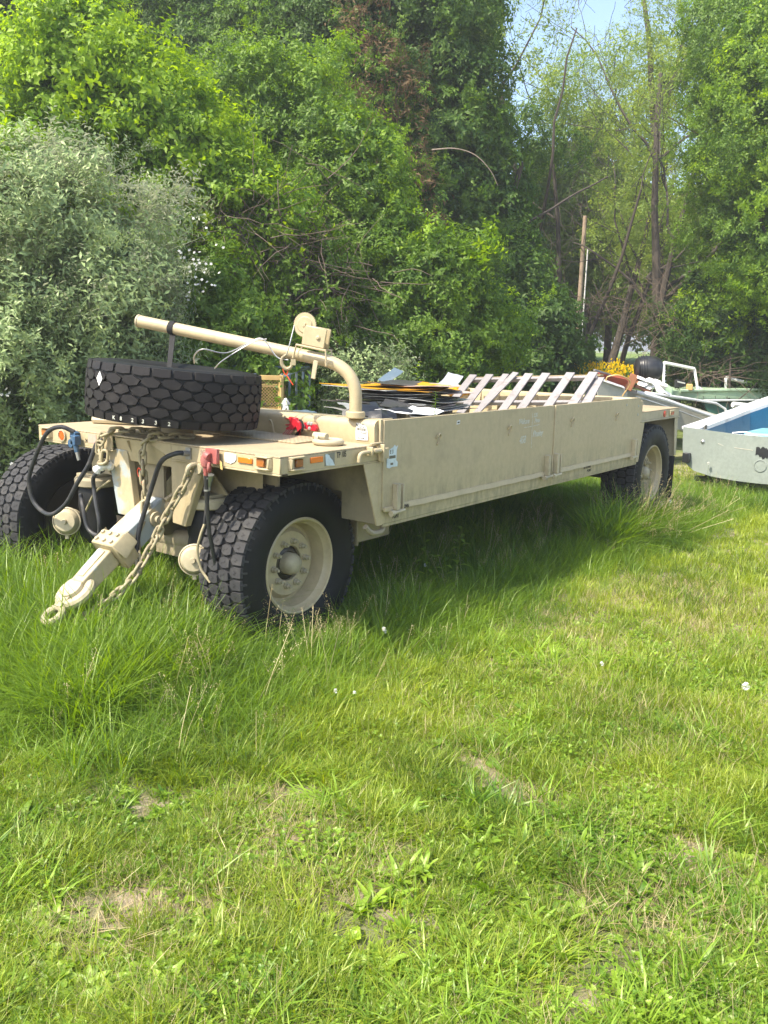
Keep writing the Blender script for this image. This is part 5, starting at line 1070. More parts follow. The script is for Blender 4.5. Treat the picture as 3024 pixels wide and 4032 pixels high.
SRC = {
 'silver': source_set('src_silver', lambda i: twig('olive_twig', L['silver'], 100+i, 0.36, 60, 0.072, 0.025, 6, 0.0, 0.9), 5),
 'bright': source_set('src_bright', lambda i: twig('vine_twig', L['bright'], 200+i, 0.34, 60, 0.082, 0.043, 6, 0.25, 1.1), 5),
 'mid': source_set('src_mid', lambda i: twig('green_twig', L['mid'], 300+i, 0.36, 66, 0.072, 0.034, 6, 0.35, 1.1), 5),
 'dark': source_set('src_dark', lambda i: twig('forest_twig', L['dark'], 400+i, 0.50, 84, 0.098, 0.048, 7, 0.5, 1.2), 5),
 'darkb': source_set('src_darkb', lambda i: twig('forest_twig_paler', L['midark'], 450+i, 0.50, 84, 0.095, 0.045, 7, 0.5, 1.2), 4),  # second forest twig set, leaves a lighter green
 'far': source_set('src_far', lambda i: twig('far_twig', L['far'], 500+i, 0.8, 70, 0.16, 0.08, 8, 0.4, 1.2), 5),
 'brown': source_set('src_brown', lambda i: twig('dead_twig', L['brown'], 600+i, 0.5, 60, 0.10, 0.03, 7, 1.1, 1.3), 4),
 'thin': source_set('src_thin', lambda i: twig('sparse_twig', L['far'], 700+i, 0.6, 34, 0.10, 0.035, 6, 0.3, 1.1), 4),
}
def crown_pts(blobs, dens, rng, shell=0.55, up=0.35, cut=None):
    """blobs: (centre, (rx,ry,rz)); points through the outer part of each lumpy ellipsoid, twigs pointing outwards"""
    P = []; R = []; Sc = []
    for c, rad in blobs:
        rx, ry, rz = rad; area = 4*PI*((rx*ry)**1.6/3+(rx*rz)**1.6/3+(ry*rz)**1.6/3)**(1/1.6)
        n = int(area*dens*1.45)
        d = rng.normal(size=(n, 3)); d /= np.linalg.norm(d, axis=1)[:, None]
        for i in range(n):
            di = d[i]; v = Vector((di[0]*2.0+c[0], di[1]*2.0+c[1], di[2]*2.0+c[2]))
            lump = 1+0.30*mnoise.noise(v*1.1)+0.20*mnoise.noise(v*2.7)
            if mnoise.noise(v*1.25+Vector((7, 7, 7))) < -0.20: continue
            f = (1-shell*rng.random()**2.2)*lump
            p = (c[0]+di[0]*rx*f, c[1]+di[1]*ry*f, c[2]+di[2]*rz*f)
            if p[2] < gz(p[0], p[1])+0.05: continue
            if rng.random() < 0.012:   # a leafy spray arching out of the crown
                q = Vector(p); dd = Vector((di[0]+rng.normal()*0.3, di[1]+rng.normal()*0.3, di[2]+0.5)).normalized()
                for s_ in range(5):
                    q = q+dd*0.16; dd = (dd+Vector((0, 0, -0.14))).normalized(); P.append(tuple(q)); R.append((rng.normal()*0.3, math.acos(max(-1, min(1, dd.z))), math.atan2(dd.y, dd.x))); Sc.append(0.75-0.09*s_)
            P.append(p); nrm_ = Vector((di[0], di[1], di[2]+up)).normalized()
            th = math.acos(max(-1, min(1, nrm_.z)))+rng.normal()*0.35; ph = math.atan2(nrm_.y, nrm_.x)+rng.normal()*0.35
            R.append((rng.normal()*0.3, th, ph)); Sc.append(rng.uniform(0.7, 1.25))
    return P, R, Sc
def blob(px, py, d, rpx, flat=1.0, deep=0.9):
    c = sight(px, py, d); r = rpx*d/F_PX; return (tuple(c), (r, r*deep, r*flat))
def tree_skeleton(mb, base, top, r0, levels=3, nb=4, seed=0, spread=0.6, lean=0.12, minr=0.006, wig=0.055):
    r = random.Random(seed)
    def grow(p, d, L_, rad, lv):
        pts = [p]; rr = [rad]; n = 8; q = p.copy(); dd = d.copy()
        for i in range(n):
            kk = wig*(2.2 if lv == levels else 6.0); dd = (dd+Vector((r.uniform(-1, 1), r.uniform(-1, 1), r.uniform(-0.5, 0.8)))*kk).normalized(); q = q+dd*L_/n; pts.append(q.copy()); rr.append(max(minr, rad*(1-0.62*(i+1)/n)))
        mb.tube(pts, rr, 8 if rad > 0.05 else 5, caps=False)
        if lv <= 0: return
        for k in range(nb):
            i = r.randint(2, n); a = r.uniform(0, 2*PI); t = (pts[i]-pts[i-1]).normalized()
            u = t.cross(Vector((math.cos(a), math.sin(a), 0.2))).normalized()
            grow(pts[i], (t*(1-spread)+u*spread+Vector((0, 0, 0.15))).normalized(), L_*r.uniform(0.4, 0.65), rr[i]*0.5, lv-1)
    b = Vector(base); t = Vector(top); grow(b, (t-b).normalized(), (t-b).length, r0, levels)
def make_tree(name, label, cat, base_px, d, trunks, crowns, group=None, mat='bark', cdens=None):
    """trunks: list of (px top, py top, radius, levels, nb, seed); crowns: list of (source, blobs, density)"""
    bp = sight(base_px, 1400, d); x, y = bp[0], bp[1]; z = gz(x, y)
    t = thing(name, label, cat, (x, y, z), group)
    mb = MB(); any_ = False
    for (tx, ty, r0, lv, nb, seed, *off) in trunks:
        o = off[0] if off else 0
        b0 = sight(base_px+o, 1400, d); base = Vector((b0[0], b0[1], gz(b0[0], b0[1])-0.1))
        dense = any(c_[0] in ('mid', 'bright', 'dark', 'darkb', 'silver') for c_ in crowns); tip = Vector(sight(tx, ty, d+0.3)); tip = base.lerp(tip, 0.72) if dense else tip; tree_skeleton(mb, base, tip, r0, min(lv, 1) if dense else lv, 2 if dense else nb, seed); any_ = True
    if any_: mb.build('trunk', M[mat], t)
    for src, blobs, dens in crowns:
        P, R, Sc = crown_pts(blobs, dens, RNG)
        if P: scatter('crown', SRC[src], P, R, Sc, t)
    return t

# near left: silvery bush
make_tree('silver_leaved_bush', 'large silvery green bush filling the left edge of the photo', 'bush', 150, 9.6, [(100, 900, 0.05, 3, 4, 1), (420, 1000, 0.04, 3, 4, 2, 60), (-150, 1100, 0.05, 2, 4, 3, -80)],
          [('silver', [blob(-120, 1100, 9.6, 420), blob(180, 960, 9.7, 330), blob(60, 1400, 9.3, 400), blob(380, 1230, 9.5, 280), blob(480, 1010, 9.8, 190), blob(420, 1500, 9.4, 240), blob(700, 790, 9.6, 70, 0.6), blob(60, 1700, 10.0, 300), blob(-300, 1600, 9.9, 380)], 31), ('mid', [blob(100, 1300, 10.4, 420), blob(350, 1100, 10.5, 260), blob(250, 1550, 10.2, 330)], 12)])
make_tree('silver_leaved_shrub', 'small silvery shrub growing just beyond the trailer behind the crane post', 'shrub', 1450, 10.7, [(1450, 1400, 0.02, 2, 4, 5)],
          [('silver', [blob(1450, 1480, 11.4, 90, 0.8), blob(1530, 1450, 11.5, 60, 0.7), blob(1390, 1570, 11.4, 90), blob(1490, 1600, 11.4, 100)], 34)])
# rose bush with white blossom
rb = make_tree('white_flowering_rose_bush', 'dark green rose bush with small white blossoms between the silvery bush and the crane', 'rose bush', 800, 10.2, [(800, 1300, 0.02, 2, 4, 7)],
          [('mid', [blob(800, 1230, 10.6, 240), blob(900, 1450, 10.4, 260), blob(620, 1450, 10.2, 220), blob(250, 1640, 9.6, 180), blob(1000, 1650, 9.9, 200), blob(500, 1650, 9.9, 200)], 26)])
def blossoms(name, spots, parent, mat, n, size, rad):
    mb = MB(); r = random.Random(4)
    for px, py, d, cnt, sp_ in spots:
        for _ in range(cnt):
            p = sp3(px+r.gauss(0, sp_), py+r.gauss(0, sp_), d)
            nn_ = Vector((-0.7+r.uniform(-0.5, 0.5), -0.5+r.uniform(-0.5, 0.5), 0.6)).normalized(); q = rot_to(nn_)
            for k in range(n):
                a = 2*PI*k/n+r.uniform(-0.1, 0.1); u = q @ Vector((math.cos(a), math.sin(a), 0.25)); w = q @ Vector((-math.sin(a), math.cos(a), 0))
                mb.add([p, p+u*size*0.6+w*size*0.35, p+u*size, p+u*size*0.6-w*size*0.35], [(0, 1, 2, 3)])
    o = mb.build(name, L[mat] if mat in L else M[mat], parent); o['kind'] = 'stuff'; return o
blossoms('blossoms', [(760, 1010, 9.45, 6, 24), (790, 1040, 9.45, 7, 32), (820, 1060, 9.45, 4, 20), (735, 1045, 9.40, 3, 20), (770, 1130, 9.45, 4, 28), (830, 1110, 9.50, 3, 16), (640, 1070, 9.30, 3, 28), (700, 1000, 9.30, 2, 20), (720, 1170, 9.30, 4, 32), (860, 985, 9.50, 2, 16), (10, 1510, 8.40, 4, 36), (25, 1560, 8.40, 2, 24), (250, 1620, 8.90, 3, 24), (105, 1650, 8.70, 2, 16), (30, 1850, 8.10, 2, 20), (760, 940, 9.40, 2, 40)], rb, 'petal', 5, 0.018, 0.05)
# bright vine mound
make_tree('vine_covered_tree', 'bright yellow green vine covered tree rising behind the silvery bush', 'tree', 500, 12.0, [(420, 300, 0.09, 3, 4, 11), (800, 700, 0.07, 3, 4, 12, 150), (100, 500, 0.08, 2, 4, 13, -150)],
          [('bright', [blob(350, 330, 11.6, 260), blob(560, 480, 11.5, 260), blob(760, 640, 11.4, 230), blob(930, 800, 11.3, 200, 0.8), blob(120, 560, 11.8, 260), blob(520, 760, 11.4, 260), blob(250, 300, 11.8, 170, 1.2), blob(380, 120, 12.0, 120), blob(-60, 700, 11.8, 260), blob(1130, 880, 11.3, 140, 0.7), blob(60, 700, 9.9, 170, 0.8), blob(330, 880, 9.9, 120, 0.8), blob(-40, 850, 9.6, 150)], 17),
           ('mid', [blob(700, 950, 11.8, 300), blob(1000, 1000, 11.9, 300), blob(1180, 1150, 11.8, 260), blob(300, 700, 12.2, 380), blob(900, 1250, 11.9, 300), blob(100, 1000, 12.4, 400)], 13)])
make_tree('bushy_green_tree', 'broad mid green leafy tree arching over the middle of the picture', 'tree', 1250, 13.4, [(1250, 500, 0.09, 3, 4, 21), (1500, 800, 0.07, 3, 4, 22, 100)],
          [('mid', [blob(980, 470, 13.8, 260), blob(1180, 520, 13.6, 290), blob(1320, 720, 13.2, 260), blob(1220, 880, 13.2, 280), blob(1420, 1000, 13.0, 230), blob(1050, 780, 13.4, 260), blob(1330, 1230, 12.9, 260), blob(1100, 1380, 12.8, 260)], 15),
           ('bright', [blob(1330, 560, 12.9, 120, 0.7), blob(1500, 620, 12.9, 70, 1.5), blob(1180, 350, 13.3, 110, 0.6), blob(1540, 780, 12.8, 80, 0.8), blob(1150, 1480, 12.4, 90)], 14)])
make_tree('arching_shrub', 'light green arching shrub in front of the dark trees at the centre', 'shrub', 1650, 12.8, [(1650, 1050, 0.04, 3, 4, 31), (1850, 1000, 0.03, 2, 3, 32, 40)],
          [('mid', [blob(1620, 1050, 12.8, 190), blob(1760, 1130, 12.8, 170), blob(1520, 1150, 12.6, 190), blob(1650, 1300, 12.6, 220), blob(1830, 1280, 12.9, 160), blob(1500, 1380, 12.2, 160), blob(1750, 1440, 12.7, 170), blob(1890, 1000, 12.7, 80, 0.6)], 19),
           ('bright', [blob(1700, 970, 12.5, 90, 0.7), blob(1880, 945, 12.5, 60, 0.7), blob(1560, 1010, 12.4, 80, 0.7)], 12)])
make_tree('yellow_green_shrub', 'small bright yellow green shrub right of the arching shrub', 'shrub', 1960, 13.4, [(1960, 1250, 0.02, 2, 3, 41)],
          [('bright', [blob(1965, 1270, 13.4, 85), blob(2000, 1330, 13.4, 75), blob(1930, 1230, 13.4, 60), blob(1940, 1360, 13.4, 70)], 24)])
# dark wood behind
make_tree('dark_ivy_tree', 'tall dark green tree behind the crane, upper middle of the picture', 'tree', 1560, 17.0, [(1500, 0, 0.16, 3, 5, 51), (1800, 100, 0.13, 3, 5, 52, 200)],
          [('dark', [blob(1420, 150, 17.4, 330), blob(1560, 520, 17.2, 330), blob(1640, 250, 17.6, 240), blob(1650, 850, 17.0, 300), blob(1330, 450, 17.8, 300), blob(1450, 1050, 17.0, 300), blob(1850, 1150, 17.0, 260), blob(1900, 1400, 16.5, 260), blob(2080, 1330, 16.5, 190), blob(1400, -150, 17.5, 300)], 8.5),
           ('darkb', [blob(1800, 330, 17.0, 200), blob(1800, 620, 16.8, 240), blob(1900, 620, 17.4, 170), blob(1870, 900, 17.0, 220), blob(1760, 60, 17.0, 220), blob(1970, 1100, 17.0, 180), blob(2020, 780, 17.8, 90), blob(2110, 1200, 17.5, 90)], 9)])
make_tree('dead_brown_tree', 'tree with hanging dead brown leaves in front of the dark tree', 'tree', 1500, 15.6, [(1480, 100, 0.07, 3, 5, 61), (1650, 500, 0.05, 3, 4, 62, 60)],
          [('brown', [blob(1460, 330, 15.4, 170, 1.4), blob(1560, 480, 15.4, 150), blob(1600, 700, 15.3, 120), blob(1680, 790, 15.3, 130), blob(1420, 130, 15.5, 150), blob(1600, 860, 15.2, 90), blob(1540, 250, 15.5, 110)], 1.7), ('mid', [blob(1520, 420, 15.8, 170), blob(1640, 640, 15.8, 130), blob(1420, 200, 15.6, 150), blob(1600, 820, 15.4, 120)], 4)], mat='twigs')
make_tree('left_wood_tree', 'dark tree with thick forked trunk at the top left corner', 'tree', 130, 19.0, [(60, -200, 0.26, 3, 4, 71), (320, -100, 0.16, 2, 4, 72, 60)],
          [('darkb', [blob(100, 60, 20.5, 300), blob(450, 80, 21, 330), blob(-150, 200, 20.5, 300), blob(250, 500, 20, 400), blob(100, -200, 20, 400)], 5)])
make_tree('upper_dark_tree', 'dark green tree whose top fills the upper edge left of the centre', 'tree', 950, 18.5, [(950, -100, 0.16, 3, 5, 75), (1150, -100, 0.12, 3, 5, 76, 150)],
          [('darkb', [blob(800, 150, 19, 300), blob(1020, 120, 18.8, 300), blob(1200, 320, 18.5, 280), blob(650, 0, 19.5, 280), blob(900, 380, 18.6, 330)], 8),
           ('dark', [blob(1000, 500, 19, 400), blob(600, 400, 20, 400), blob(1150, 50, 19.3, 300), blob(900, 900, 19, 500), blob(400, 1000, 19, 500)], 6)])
# the gap with distant trees
make_tree('distant_light_tree', 'light yellow green tree far back in the gap behind the utility pole', 'tree', 2330, 33, [(2300, 500, 0.22, 3, 5, 81), (2480, 600, 0.16, 3, 4, 82, 60)],
          [('far', [blob(2280, 720, 33, 230), blob(2430, 620, 33, 170), blob(2350, 880, 32, 210), blob(2160, 900, 33, 170), blob(2480, 900, 33, 140), blob(2230, 1010, 32, 150), blob(2420, 1040, 33, 130)], 4.0),
           ('thin', [blob(2300, 470, 34, 170), blob(2420, 380, 34, 150), blob(2520, 280, 33, 130), blob(2180, 330, 33, 130), blob(2360, 250, 34, 120), blob(2560, 450, 33, 120)], 3.0)])
make_tree('distant_pale_tree', 'thin pale leaved tall tree right of the sky gap', 'tree', 2620, 27, [(2600, -100, 0.16, 3, 5, 85), (2720, 100, 0.12, 3, 5, 86, 60)],
          [('thin', [blob(2620, 250, 27, 170), blob(2560, 550, 27, 150), blob(2680, 60, 27, 180), blob(2640, 750, 27, 160), blob(2540, 950, 28, 130)], 4.5),
           ('far', [blob(2690, 400, 29, 160), blob(2650, 950, 29, 170), blob(2500, 1150, 30, 120)], 2.6)])
make_tree('bare_branched_tree', 'half bare tree with dark spreading branches against the sky', 'tree', 2170, 21, [(2150, -250, 0.13, 4, 4, 91), (2480, 60, 0.09, 4, 4, 92, 10), (2560, 330, 0.07, 3, 4, 93, 20)],
          [('thin', [blob(2080, 120, 21, 150), blob(2300, 330, 21, 120), blob(2150, 380, 21, 130), blob(2420, 200, 21, 90)], 4.5), ('darkb', [blob(2080, 560, 20.5, 120), blob(2210, 600, 20.5, 90, 0.6)], 5)])
for (bx_p, tx, ty, r0, d, sd2, lab) in ((2580, 2500, 500, 0.11, 22, 101, 'slim dark trunk leaning left beside the right hand wood'), (2600, 2700, 250, 0.14, 22.5, 102, 'thick dark trunk rising right from the scrub behind the outboard motor'),
                                (2400, 2420, 800, 0.14, 26, 103, 'dark straight trunk standing right of the utility pole'), (2440, 2560, 850, 0.10, 26.5, 104, 'forked trunk leaning right in the gap behind the yellow flowers'), (2660, 2700, 700, 0.11, 24, 105, 'grey upright trunk next to the thick leaning trunk')):
    make_tree('slender_tree', lab, 'tree', bx_p, d, [(tx, ty, r0, 3, 4, sd2)], [('thin', [blob(tx, ty+60, d, 110), blob(tx-60, ty+200, d, 80)], 3.5)], 'slender trees in the gap')
# right hand wood
make_tree('right_vine_tree', 'tall tree covered in dark green vines at the right edge of the photo', 'tree', 3230, 19.3, [(2900, -100, 0.14, 3, 5, 111), (3060, 100, 0.12, 3, 4, 112, 80)],
          [('mid', [blob(2960, 180, 19.3, 260), blob(3080, 480, 18.9, 330), blob(2860, 480, 19.7, 170), blob(2900, 800, 19.4, 220), blob(2820, 60, 20.0, 130), blob(3060, 900, 18.9, 260)], 12),
           ('bright', [blob(2990, 330, 18.4, 170), blob(3040, 150, 18.4, 130), blob(2870, 640, 18.6, 120), blob(3030, 760, 18.1, 110)], 11)])
make_tree('right_bright_shrub', 'bright green sunlit shrub at the right edge above the boats', 'shrub', 2900, 19.3, [(2900, 1100, 0.04, 3, 4, 121)],
          [('bright', [blob(2950, 1080, 18.9, 110, 0.8), blob(3040, 1120, 18.6, 130, 0.8), blob(2790, 1200, 20.0, 110, 0.6), blob(2820, 1300, 20.0, 110, 0.7)], 13), ('dark', [blob(2900, 1300, 20.7, 230), blob(3040, 1380, 21.0, 230), blob(2740, 1380, 21.9, 150), blob(2950, 1500, 21.3, 220)], 14)])
make_tree('dark_shrub', 'dark green shrub at the foot of the trunks behind the trailer rear', 'shrub', 2120, 17.0, [], [('dark', [blob(2050, 1450, 16.4, 200), blob(2180, 1330, 17, 100, 0.8), blob(2230, 1440, 17.5, 70), blob(1800, 1520, 15, 180)], 12)])
# dense backdrop
P = []; R = []; Sc = []
for _ in range(9500):
    px = RNG.uniform(-900, 3900); d = RNG.uniform(38, 52) if (1880 < px < 2760) else RNG.uniform(24, 34)
    top = 1.0
    zz = RNG.uniform(0, 1)
    q = sight(px, 1400, d); g0 = gz(q[0], q[1])
    if 1880 < px < 2760:
        if px > 2240 and px < 2570 and zz < 0.10: continue
        h = 1.0+zz*(6.5+3*mnoise.noise(Vector((px*0.006, 1, 2))))
    else: h = zz*15
    P.append((q[0], q[1], g0+h)); R.append((RNG.normal()*0.5, RNG.uniform(0, 1.5), RNG.uniform(0, 6.28))); Sc.append(RNG.uniform(1.0, 2.0))
scatter('distant_woods', SRC['far'], P, R, Sc)
# dead vine tangles under the green trees
def tangle(name, label, spots, mat, n, L_, seed):
    r = random.Random(seed); mb = MB()
    for px, py, d, sp_ in spots:
        for _ in range(n):
            p = sp3(px+r.gauss(0, sp_), py+r.gauss(0, sp_*0.7), d+r.uniform(-0.4, 0.4)); dd = Vector((r.uniform(-1, 1), r.uniform(-1, 1), r.uniform(-0.9, 0.5))).normalized(); pts = [p]
            for i in range(5):
                dd = (dd+Vector((r.uniform(-1, 1), r.uniform(-1, 1), r.uniform(-1, 0.8)))*0.32).normalized(); p = p+dd*L_/5; pts.append(p)
            mb.tube(pts, [0.006, 0.005, 0.005, 0.004, 0.003, 0.002], 4, caps=False)
    return tag(mb.build(name, M[mat]), label, 'dead vines', None, 'stuff')
tangle('dead_vine_tangle', 'tangle of dead grey brown vine stems under the green tree', [(1050, 820, 11.2, 120), (950, 900, 11.0, 90), (1130, 950, 11.3, 90), (1300, 1120, 11.6, 110), (1180, 1180, 11.5, 80)], 'twigs', 60, 0.9, 3)
tangle('dead_scrub', 'pale dead scrub twigs at the foot of the trunks in the gap', [(2500, 1250, 21, 80), (2430, 1190, 21, 70), (2620, 1180, 21, 50), (2640, 1290, 20, 50), (2310, 1190, 21, 50), (2750, 1460, 19.5, 25), (2800, 1480, 19.7, 22)], 'twigs', 26, 1.5, 4)
# long arching dead stem
mb = MB(); mb.tube(catmull([sp3(1700, 590, 12.2), sp3(1790, 585, 12.2), sp3(1870, 610, 12.2), sp3(1930, 670, 12.2), sp3(1960, 730, 12.2)], 6), [0.010-0.0003*i for i in range(25)], 6); tag(mb.build('arching_dead_branch', M['bark_pale']), 'pale bare branch arching in front of the dark tree', 'branch')
# utility pole and thin white pole
for px, top, bot, d, r0, mt, nm, lab in ((2276, 850, 1400, 24, 0.068, 'pole', 'utility_pole', 'brown wooden utility pole standing in the gap in the trees'), (2294, 980, 1400, 24.5, 0.024, 'white', 'white_pipe_pole', 'thin white pipe standing right of the utility pole')):
    a = Vector(sight(px-8, bot, d)); a.z = gz(a.x, a.y); b2 = Vector(sight(px+8, top, d)); b2.x, b2.y = a.x, a.y
    tag(MB().tube([a, b2], [r0, r0*0.8], 12).build(nm, M[mt]), lab, 'pole')
# far things across the lawn
fh = thing('far_shed', 'small pale building glimpsed far behind the trunks on the right', 'shed', tuple(sight(2700, 1290, 62)))
slab([(2640, 1270, 62), (2760, 1270, 62), (2760, 1330, 62), (2640, 1330, 62)], 62, 4, 'wall', 'road', fh); slab([(2630, 1255, 61.8), (2770, 1255, 61.8), (2760, 1272, 61.8), (2640, 1272, 61.8)], 62, 4.5, 'roof', 'ruststeel', fh)

# ---------------------------------------------------------------- grass and weeds
def tuft(name, mat, seed, n, h, w, spread, bend, base=0.03):
    r = random.Random(seed); V = []; F = []; TI = []
    for _ in range(n):
        a = r.uniform(0, 2*PI); rr = r.uniform(0, base); p = Vector((rr*math.cos(a), rr*math.sin(a), -0.01))
        az = a+r.uniform(-0.7, 0.7); el = abs(r.gauss(0.0, spread)); d = Vector((math.sin(el)*math.cos(az), math.sin(el)*math.sin(az), math.cos(el)))
        hh = h*r.uniform(0.45, 1.1); ww = w*r.uniform(0.6, 1.2); wa = az+PI/2+r.uniform(-0.7, 0.7); sdv = Vector((math.cos(wa), math.sin(wa), 0)); o = len(V); k = 4; bd = bend*r.uniform(0.3, 1.6)
        t_ = r.random()
        for i in range(k+1):
            t = i/k; q = p+d*hh*t+Vector((math.cos(az), math.sin(az), 0))*bd*hh*t*t*0.6-Vector((0, 0, bd*hh*t*t*0.35)); wv = ww*(1-t**1.8)*0.5
            if i < k: V += [(q-sdv*wv)[:], (q+sdv*wv)[:]]
            else: V += [q[:]]
        for i in range(k-1): F.append((o+2*i, o+2*i+1, o+2*i+3, o+2*i+2)); TI.append(t_)
        F.append((o+2*k-2, o+2*k-1, o+2*k)); TI.append(t_)
    return bpy.data.objects.new(name, np_mesh(name, V, F, mat, TI))
def seed_stalk(seed, h=0.45):
    r = random.Random(seed); V = []; F = []; TI = []
    for _ in range(3):
        a = r.uniform(0, 6.28); d = Vector((0.25*math.cos(a), 0.25*math.sin(a), 1)).normalized(); p = Vector((r.uniform(-0.02, 0.02), r.uniform(-0.02, 0.02), 0)); sdv = Vector((-math.sin(a), math.cos(a), 0))*0.0013; hh = h*r.uniform(0.7, 1.1); o = len(V)
        pts = [p+d*hh*t+Vector((math.cos(a), math.sin(a), -0.3))*0.12*hh*t*t for t in (0, 0.5, 1.0)]
        for q in pts: V += [(q-sdv)[:], (q+sdv)[:]]
        F += [(o, o+1, o+3, o+2), (o+2, o+3, o+5, o+4)]; TI += [0.5, 0.5]
        for k in range(22):
            t = 0.68+0.32*k/22; q = p+d*hh*t+Vector((math.cos(a), math.sin(a), -0.3))*0.12*hh*t*t
            ln_ = 0.035*(1.15-t)*3*r.uniform(0.5, 1); dd = Vector((r.uniform(-1, 1), r.uniform(-1, 1), 0.7)).normalized(); e = q+dd*ln_
            add_leaf(V, F, TI, e, (dd+Vector((0, 0, 0.4))).normalized(), Vector((0.3, 0.2, 1)), 0.010, 0.004, r.random())
    return bpy.data.objects.new('seed_stalk', np_mesh('seed_stalk', V, F, L['straw'], TI))
def rosette(name, seed, n, ln, wd, el0=0.5, el1=1.3):
    r = random.Random(seed); V = []; F = []; TI = []
    for i in range(n):
        az = i*2.4+r.uniform(-0.4, 0.4); el = r.uniform(el0, el1); hv = Vector((math.cos(az), math.sin(az), 0)); sv = Vector((-math.sin(az), math.cos(az), 0)); L_ = ln*r.uniform(0.6, 1.1); W_ = wd*r.uniform(0.7, 1.15); o = len(V); t_ = r.random(); k = 6; q = Vector((0, 0, 0.005))
        for j in range(k+1):
            t = j/k; wv = W_*math.sin(PI*min(1, 0.04+t**0.8*0.96))**0.8*0.5+0.0015; e = el+t*0.9
            nv = Vector((-hv.x*math.cos(e), -hv.y*math.cos(e), math.sin(e)))
            ruff = 0.12*W_*math.sin(j*2.1+i)
            V += [(q-sv*wv+nv*(wv*0.35+ruff))[:], q[:], (q+sv*wv+nv*(wv*0.35-ruff))[:]]
            q = q+(hv*math.sin(e)+Vector((0, 0, math.cos(e))))*L_/k
        for j in range(k):
            a = o+3*j; F += [(a, a+1, a+4, a+3), (a+1, a+2, a+5, a+4)]; TI += [t_, t_]
    return bpy.data.objects.new(name, np_mesh(name, V, F, L['weed'], TI))
def clover(seed):
    r = random.Random(seed); V = []; F = []; TI = []
    for _ in range(16):
        x, y = r.uniform(-0.09, 0.09), r.uniform(-0.09, 0.09); h = r.uniform(0.02, 0.07); c = Vector((x, y, h)); t_ = r.random(); tl = Vector((r.uniform(-0.5, 0.5), r.uniform(-0.5, 0.5), 1)).normalized(); q = rot_to(tl)
        for k in range(3):
            a = 2.094*k+x*40; u = q @ Vector((math.cos(a), math.sin(a), 0.15)); add_leaf(V, F, TI, c, u, tl, 0.013, 0.013, t_, 0.15, 0.0)
    return bpy.data.objects.new('clover_patch', np_mesh('clover_patch', V, F, L['weed'], TI))
SRC['lawn'] = source_set('src_lawn', lambda i: tuft('lawn_tuft', L['grass'], 800+i, 22, 0.13, 0.0055, 0.55, 0.8, 0.05), 6)
SRC['lawnfar'] = source_set('src_lawnfar', lambda i: tuft('coarse_tuft', L['grass'], 820+i, 22, 0.15, 0.008, 0.5, 0.6, 0.10), 5)
SRC['tall'] = source_set('src_tall', lambda i: tuft('tall_tuft', L['grass_tall'], 840+i, 26, 0.42, 0.0065, 0.35, 0.9, 0.06), 6)
SRC['straw'] = source_set('src_straw', lambda i: tuft('straw_tuft', L['straw'], 860+i, 9, 0.10, 0.0022, 1.15, 0.4, 0.05), 4)
SRC['stalk'] = source_set('src_stalk', lambda i: seed_stalk(880+i), 4)
SRC['plantain'] = source_set('src_plantain', lambda i: rosette('plantain', 900+i, 10, 0.15, 0.027, 0.45, 1.35), 4)
SRC['dandelion'] = source_set('src_dandelion', lambda i: rosette('dandelion_leaves', 920+i, 8, 0.10, 0.034, 0.8, 1.35), 4)
SRC['roundweed'] = source_set('src_roundweed', lambda i: rosette('round_weed', 940+i, 6, 0.055, 0.038, 0.5, 1.2), 3)
SRC['clover'] = source_set('src_clover', lambda i: clover(960+i), 4)
SRC['coarse'] = source_set('src_coarse', lambda i: tuft('broad_grass_tuft', L['weed'], 980+i, 13, 0.17, 0.0105, 0.75, 1.0, 0.03), 5)
def boxpts(n, x0, x1, y0, y1): return [(x, y, 5.0) for x, y in zip(RNG.uniform(x0, x1, n), RNG.uniform(y0, y1, n))]
def under_trailer(x, y): return -0.1 < x < 6.9 and 0.15 < y < 2.5
def wedge(n, d0, d1, pw, pxlo=-420, pxhi=3450):
    """points on the ground in the wedge of ground that the photograph and its surroundings take in"""
    out = []
    u = RNG.random(n); dd = (d0**pw+(d1**pw-d0**pw)*u)**(1/pw); px = RNG.uniform(pxlo, pxhi, n)
    for i in range(n):
        r = FW+RT*(px[i]-1512)/F_PX; k = dd[i]/math.hypot(r[0], r[1]); out.append((CAM[0]+r[0]*k, CAM[1]+r[1]*k, dd[i]))
    return out
def N2(x, y, s_, o=0.0): return mnoise.noise(Vector((x*s_, y*s_, o)))
def near_wheel(x, y):
    for wx, wy in ((0.57, 0.5), (0.4, 2.7), (6.13, 0.2)):
        if abs(x-wx) < 0.34 and abs(y-wy) < 0.24: return True
    return False
def tallness(x, y):
    """0 short lawn .. 1 tall rank grass; rank along and under the trailer and by the boats"""
    t = 0.0
    dx = max(-0.7-x, 0, x-7.6); dy = max(-0.10-y, 0, y-3.5); dd = math.hypot(dx, dy); t = max(t, 1-dd/0.75)
    dx = max(8.6-x, 0); dy = max(-2.0-y, 0, y-2.0); dd = math.hypot(dx, dy); t = max(t, 0.8*(1-dd/0.8))
    if x < 0.4 and y > 0.5: t = max(t, min(1, 0.45+(y-0.5)*0.4)*(1 if x > -1.2 else max(0, 1-(-1.2-x)/0.8)))
    if 0.8*x+0.6*y > 8: t = max(t, 0.7)
    return min(1, max(0, t))
